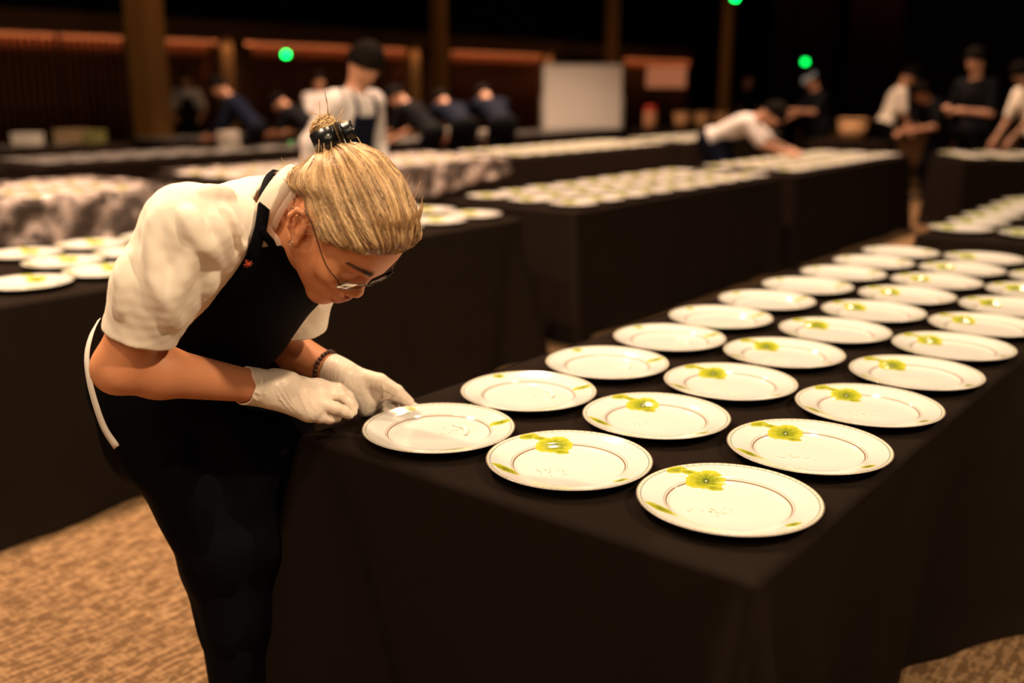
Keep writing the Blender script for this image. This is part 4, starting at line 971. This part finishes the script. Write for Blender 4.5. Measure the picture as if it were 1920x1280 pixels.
person(350, 17.0, -75, 6, 'person with pale sleeves and black apron standing beside the wide column', M_greyshirt, M_blackshirt, 1.66, 12, [(.25, .2, .95), (.25, -.2, .95)])
person(456, 13.0, 178, 42, 'person in dark jacket leaning toward the wide column', M_navy, None, 1.70, 5, [(.45, .12, .84), (.45, -.14, .84)], long_sleeve=True)
person(568, 13.3, 160, 58, 'person bending in grey sleeves and black apron left of the standing woman', M_blackshirt, M_blackshirt, 1.64, 12, [(.5, .12, .82), (.5, -.14, .82)])
person(594, 14.6, -60, 8, 'person in pale pink shirt half hidden by the standing woman', M_greyshirt, None, 1.60, 12)
person(1400, 18.4, -80, 8, 'dark-dressed person standing beyond the bending helper', M_blackshirt, None, 1.66, 14)
person(1538, 14.6, 200, 18, 'dark-dressed person in pale blue cap reaching forward', M_blackshirt, None, 1.66, 20, [(.45, .1, 1.1), (.42, -.14, 1.0)], cap=M_blue)
person(1762, 13.0, 200, 40, 'dark-dressed person stooping behind the white-shirted profile', M_blackshirt, None, 1.62, 15, [(.42, .1, .9), (.42, -.14, .88)])

# ------------------------------------------------------------------ things standing in the far half
def place(px, py, d): p = K(px, py, d); return rot(p)
M_board = Mat('whiteboard_enamel', (.84, .78, .72), .45).m; M_alu = Mat('aluminium', (.55, .5, .45), .35, metal=.8).m
X, Y, Z = place(1091, 240, 17.8); wb = empty('whiteboard', (X, Y, 0), 'blank whiteboard on wheeled legs in front of a slim brown column', 'whiteboard', rz=YAW)
MB().box(-.66, .66, -.012, .012, .73, 1.78).build('board', M_board, wb)
f_ = MB(); [f_.box(*b) for b in ((-.69, .69, -.02, .02, .70, .732), (-.69, .69, -.02, .02, 1.778, 1.81), (-.69, -.66, -.02, .02, .70, 1.81), (.66, .69, -.02, .02, .70, 1.81))]; f_.build('frame', M_alu, wb)
for sx in (-1, 1):
    l_ = MB().box(sx * .70 - .015, sx * .70 + .015, -.015, .015, .06, 1.3).box(sx * .70 - .015, sx * .70 + .015, -.28, .28, .05, .08); l_.build('leg', M_alu, wb)
    for sy in (-1, 1): MB().tube([(sx * .7 - .015, sy * .26, .028), (sx * .7 + .015, sy * .26, .028)], .027, 12).build('caster', M_blackplastic, wb)
X, Y, Z = place(1249, 145, 21.0); pn_ = empty('lightbox', (X, Y, 0), 'small glowing orange panel on a stand right of the whiteboard', 'light', rz=YAW)
z0_ = Z - .20; mm = Mat('glowing_orange_panel', (.5, .2, .1), .6); mm.set('Emission Color', (1, .33, .15, 1)); mm.set('Emission Strength', .16)
MB().box(-.40, .40, -.03, .03, z0_, z0_ + .42, .01).build('panel', mm.m, pn_); MB().box(-.03, .03, -.03, .03, .02, z0_).box(-.3, .3, -.2, .2, 0, .03).build('stand', M_blackplastic, pn_)
def wick():
    m = Mat('woven_wicker', (.50, .27, .12), .7); v = m.coord(); x, y, z = m.xyz(v); h_ = (z * 160).sin() * ((x + y) * 120).sin(); m.set('Base Color', m.mix(h_.step(-.6, .6), (.30, .14, .055), (.62, .36, .17))); m.bump(h_, .6, .004); return m.m
M_wick = wick()
def basket(px, py, d, w, hh_, lab, grp=None):
    p = K(px, py, d); X, Y, _ = rot(p); o = empty('wicker_basket', (X, Y, p[2]), lab, 'basket', grp, rz=YAW)
    mb_ = MB(); prof = [(w * .80, 0), (w * .90, hh_ * .4), (w, hh_), (w * .95, hh_), (w * .84, hh_ * .4), (w * .75, .012), (.001, .012)]; mb_.lathe([(.001, 0)] + prof, 20, close=True); mb_.build('weave', M_wick, o, True)
    r_ = MB(); r_.tube([(w * .98 * math.cos(t), w * .98 * math.sin(t), hh_) for t in np.linspace(0, 2 * PI, 25)], .012, 6); r_.build('rim', M_wick, o, True); return p[2]
# a side table carries the baskets
def side_table(px0, px1, d, w, lab, seed):
    a, b = K(px0, 200, d), K(px1, 200, d); c = (a + b) / 2; X, Y, _ = rot((c[0], c[1], 0)); L_ = abs(b[0] - a[0])
    o = tablecloth(-L_ / 2, L_ / 2, -w / 2, w / 2, lab, seed, YAW, .07); o.location = (X, Y, 0); return H
def topy(px, d): # photo row where a table top at depth d appears
    lo, hi = 170, 600
    for _ in range(40):
        m_ = (lo + hi) / 2
        if K(px, m_, d)[2] > H + .003: lo = m_
        else: hi = m_
    return lo
side_table(1190, 1460, 17.3, .7, 'black tablecloth under the row of wicker baskets', 51)
for i, (px, lab) in enumerate(((1279, 'round wicker basket, first of three beside the red-topped container'), (1318, 'round wicker basket in the middle of the row of three'), (1355, 'round wicker basket ending the row, nearest the bending helper'))):
    basket(px, topy(px, 17.2), 17.2, .15, .25, lab, 'wicker baskets in a row')
side_table(1530, 1660, 13.3, .7, 'black tablecloth under the single wicker basket', 52)
basket(1597, topy(1597, 13.3), 13.3, .19, .26, 'single large wicker basket just left of the white-shirted profile')
p = K(1219, topy(1219, 17.2), 17.2); X, Y, _ = rot(p); o = empty('food_container', (X, Y, p[2]), 'tan cylindrical container with a red lid beside the baskets', 'container')
MB().lathe([(.001, 0), (.105, 0), (.115, .02), (.115, .24), (.10, .28), (.001, .28)], 20, close=True).build('drum', Mat('tan_plastic', (.42, .20, .10), .5).m, o, True)
MB().lathe([(.001, .28), (.108, .28), (.108, .35), (.06, .37), (.001, .37)], 20, close=True).build('lid', Mat('red_plastic', (.5, .03, .015), .4).m, o, True)
M_box = Mat('white_card_box', (.66, .6, .52), .7).m; M_box2 = Mat('kraft_card_box', (.25, .17, .09), .8).m
def box(px, py, d, w, l, hh_, mat, lab, name='cardboard_box'):
    p = K(px, py, d); X, Y, _ = rot(p); o = empty(name, (X, Y, H + .002), lab, 'box', rz=YAW)
    MB().box(-w / 2, w / 2, -l / 2, l / 2, 0, hh_, .004).build('carton', mat, o); MB().box(-w / 2 - .004, w / 2 + .004, -l / 2 - .004, l / 2 + .004, hh_ - .03, hh_ + .004, .003).build('lid', mat, o)
box(53, topy(53, 12.3), 12.3, .28, .25, .13, M_box, 'small white box on the rearmost table by the left edge')
box(138, topy(138, 12.6), 12.6, .34, .3, .16, M_box2, 'dull card box with the olive one at its side, rearmost table'); box(180, topy(180, 12.6), 12.6, .16, .3, .15, Mat('olive_card_box', (.14, .13, .03), .8).m, 'small olive box beside the dull card box')
def napkins(px, d, w, hh_, lab):
    p = K(px, topy(px, d), d); X, Y, _ = rot(p); o = empty('plate_stack', (X, Y, H + .002), lab, 'plates'); n = max(3, int(hh_ / .018))
    mb_ = MB()
    for k in range(n): mb_.lathe([(.001, k * .018), (w * .6, k * .018), (w, k * .018 + .014), (w, k * .018 + .017), (.001, k * .018 + .010)], 20, (.003 * math.sin(k * 9), .003 * math.cos(k * 7), 0), close=True)
    mb_.build('stacked_plates', Mat('white_stoneware', (.75, .68, .6), .25).m, o, True)
napkins(848, 14.0, .14, .13, 'tall stack of white plates between the bent navy-clad helpers'); napkins(908, 14.2, .14, .10, 'stack of white plates under the second bent navy helper'); napkins(430, 11.6, .13, .18, 'white plate stack in front of the person leaning to the column')
# green running-man style exit lamps seen only as green spots
mg = Mat('green_exit_face', (.02, .3, .1), .5); mg.set('Emission Color', (0.0, 1, .10, 1)); mg.set('Emission Strength', 9)
mg2 = Mat('dim_green_exit_face', (.02, .3, .1), .5); mg2.set('Emission Color', (0.0, 1, .10, 1)); mg2.set('Emission Strength', 3.2)
for px, py, d, lab in ((537, 102, 21.0, 'green exit lamp hanging in front of the copper curtains'), (1509, 116, 22.5, 'dimmer green exit lamp hanging between the dark stage drapes'), (1378, -4, 22.0, 'green exit lamp at the top edge, by the last column')):
    X, Y, Z = place(px, py, d); o = empty('exit_lamp', (X, Y, Z), lab, 'lamp', 'green exit lamps', rz=YAW)
    MB().box(-.10, .10, -.03, .03, -.07, .07, .008).build('housing', M_blackplastic, o); MB().box(-.05, .05, -.036, -.029, -.045, .045).build('lit_face', mg2.m if px == 1509 else mg.m, o); MB().box(-.008, .008, -.008, .008, .07, 8 - Z).build('drop_rod', M_blackplastic, o)
# cling film over the plates of the two wrapped tables
def film_mat():
    m = Mat('cling_film', (.75, .62, .56), .16, spec=1.0); v = m.coord(); m.set('Alpha', m.noise(v, 6, 4, .6).step(.42, .66) * .5 + .07); m.bump(m.noise(v, 9, 5, .6), 1.0, .05); return m.m
M_film = film_mat()
for i, (x0, x1, y0, y1, lab) in enumerate(((-7.05, -5.84, .8, 3.98, 'crumpled cling film draped over the plates at the far left'), (-7.03, -5.92, 4.6, 7.64, 'crumpled cling film over the plates beyond the blond hair'))):
    nx, ny = 46, 90; V = []; F = []
    for a in range(nx):
        for b in range(ny):
            u = a / (nx - 1) * 1.38; y = y0 + (y1 - y0) * b / (ny - 1); n1 = math.sin(y * 9 + 3 * math.sin(u * 9)) * math.sin(u * 14 + y * 5); n2 = math.sin(y * 31 + u * 17) * math.sin(u * 37 - y * 11)
            if u < 1.14: x = x0 + (x1 - x0) / 1.14 * u; z = H + .030 + .012 * (n1 * .5 + .5) + .006 * n2
            else: k = (u - 1.14); x = x1 + .02 + .10 * k + .03 * n1 + .012 * n2; z = H + .03 - k * (1.0 + .25 * math.sin(y * 2.3)) + .01 * n1
            if b in (0, ny - 1): z -= .0
            V.append((x, y + .02 * n2, z))
    F = [(a * ny + b, a * ny + b + 1, (a + 1) * ny + b + 1, (a + 1) * ny + b) for a in range(nx - 1) for b in range(ny - 1)]
    mb_ = MB(); mb_.add(V, F); o = mb_.build('cling_film', M_film, None, True); tag(o, lab, 'film')
# ------------------------------------------------------------------ the garnish on the nearest plates
M_cream = Mat('cream_garnish', (.86, .80, .68), .45).m
def garnish(X, Y, kind, lab, seed):
    r_ = np.random.default_rng(seed); o = MB()
    if kind == 'arc':
        P_ = [(.002 + .045 * math.cos(t), .012 + .045 * math.sin(t), H + .0075 + .0015 * math.sin(t * 7)) for t in np.linspace(.2, 1.9, 18)]; o.tube([(a, b, c) for a, b, c in P_], [.0015 + .0035 * math.sin(PI * k / 17) for k in range(18)], 8)
    n = 26 if kind != 'arc' else 10
    for _ in range(n):
        t = r_.uniform(0, 1); x, y = -.035 + .05 * t + r_.normal() * .010, -.052 + .03 * t + r_.normal() * .008
        if kind == 'arc': x, y = .01 + r_.normal() * .02, .02 + r_.normal() * .018
        o.sphere((x, y, H + .0072), r_.uniform(.0009, .0019), 6)
    b_ = o.build('garnish', M_cream, None, True); b_.location = (X, Y, 0); tag(b_, lab, 'garnish', 'pale garnish on the plates', 'stuff')
for col, ps, nm in (('A', PA, 'column beside the cook'), ('B', PB, 'middle column'), ('C', PC, 'outer column')):
    for i in range(4): garnish(ps[i][0], ps[i][1], 'arc' if col == 'A' else 'dots', 'pale crumbs of garnish on the %s plate of the %s' % (ORD[i], nm), i + ord(col) * 7)
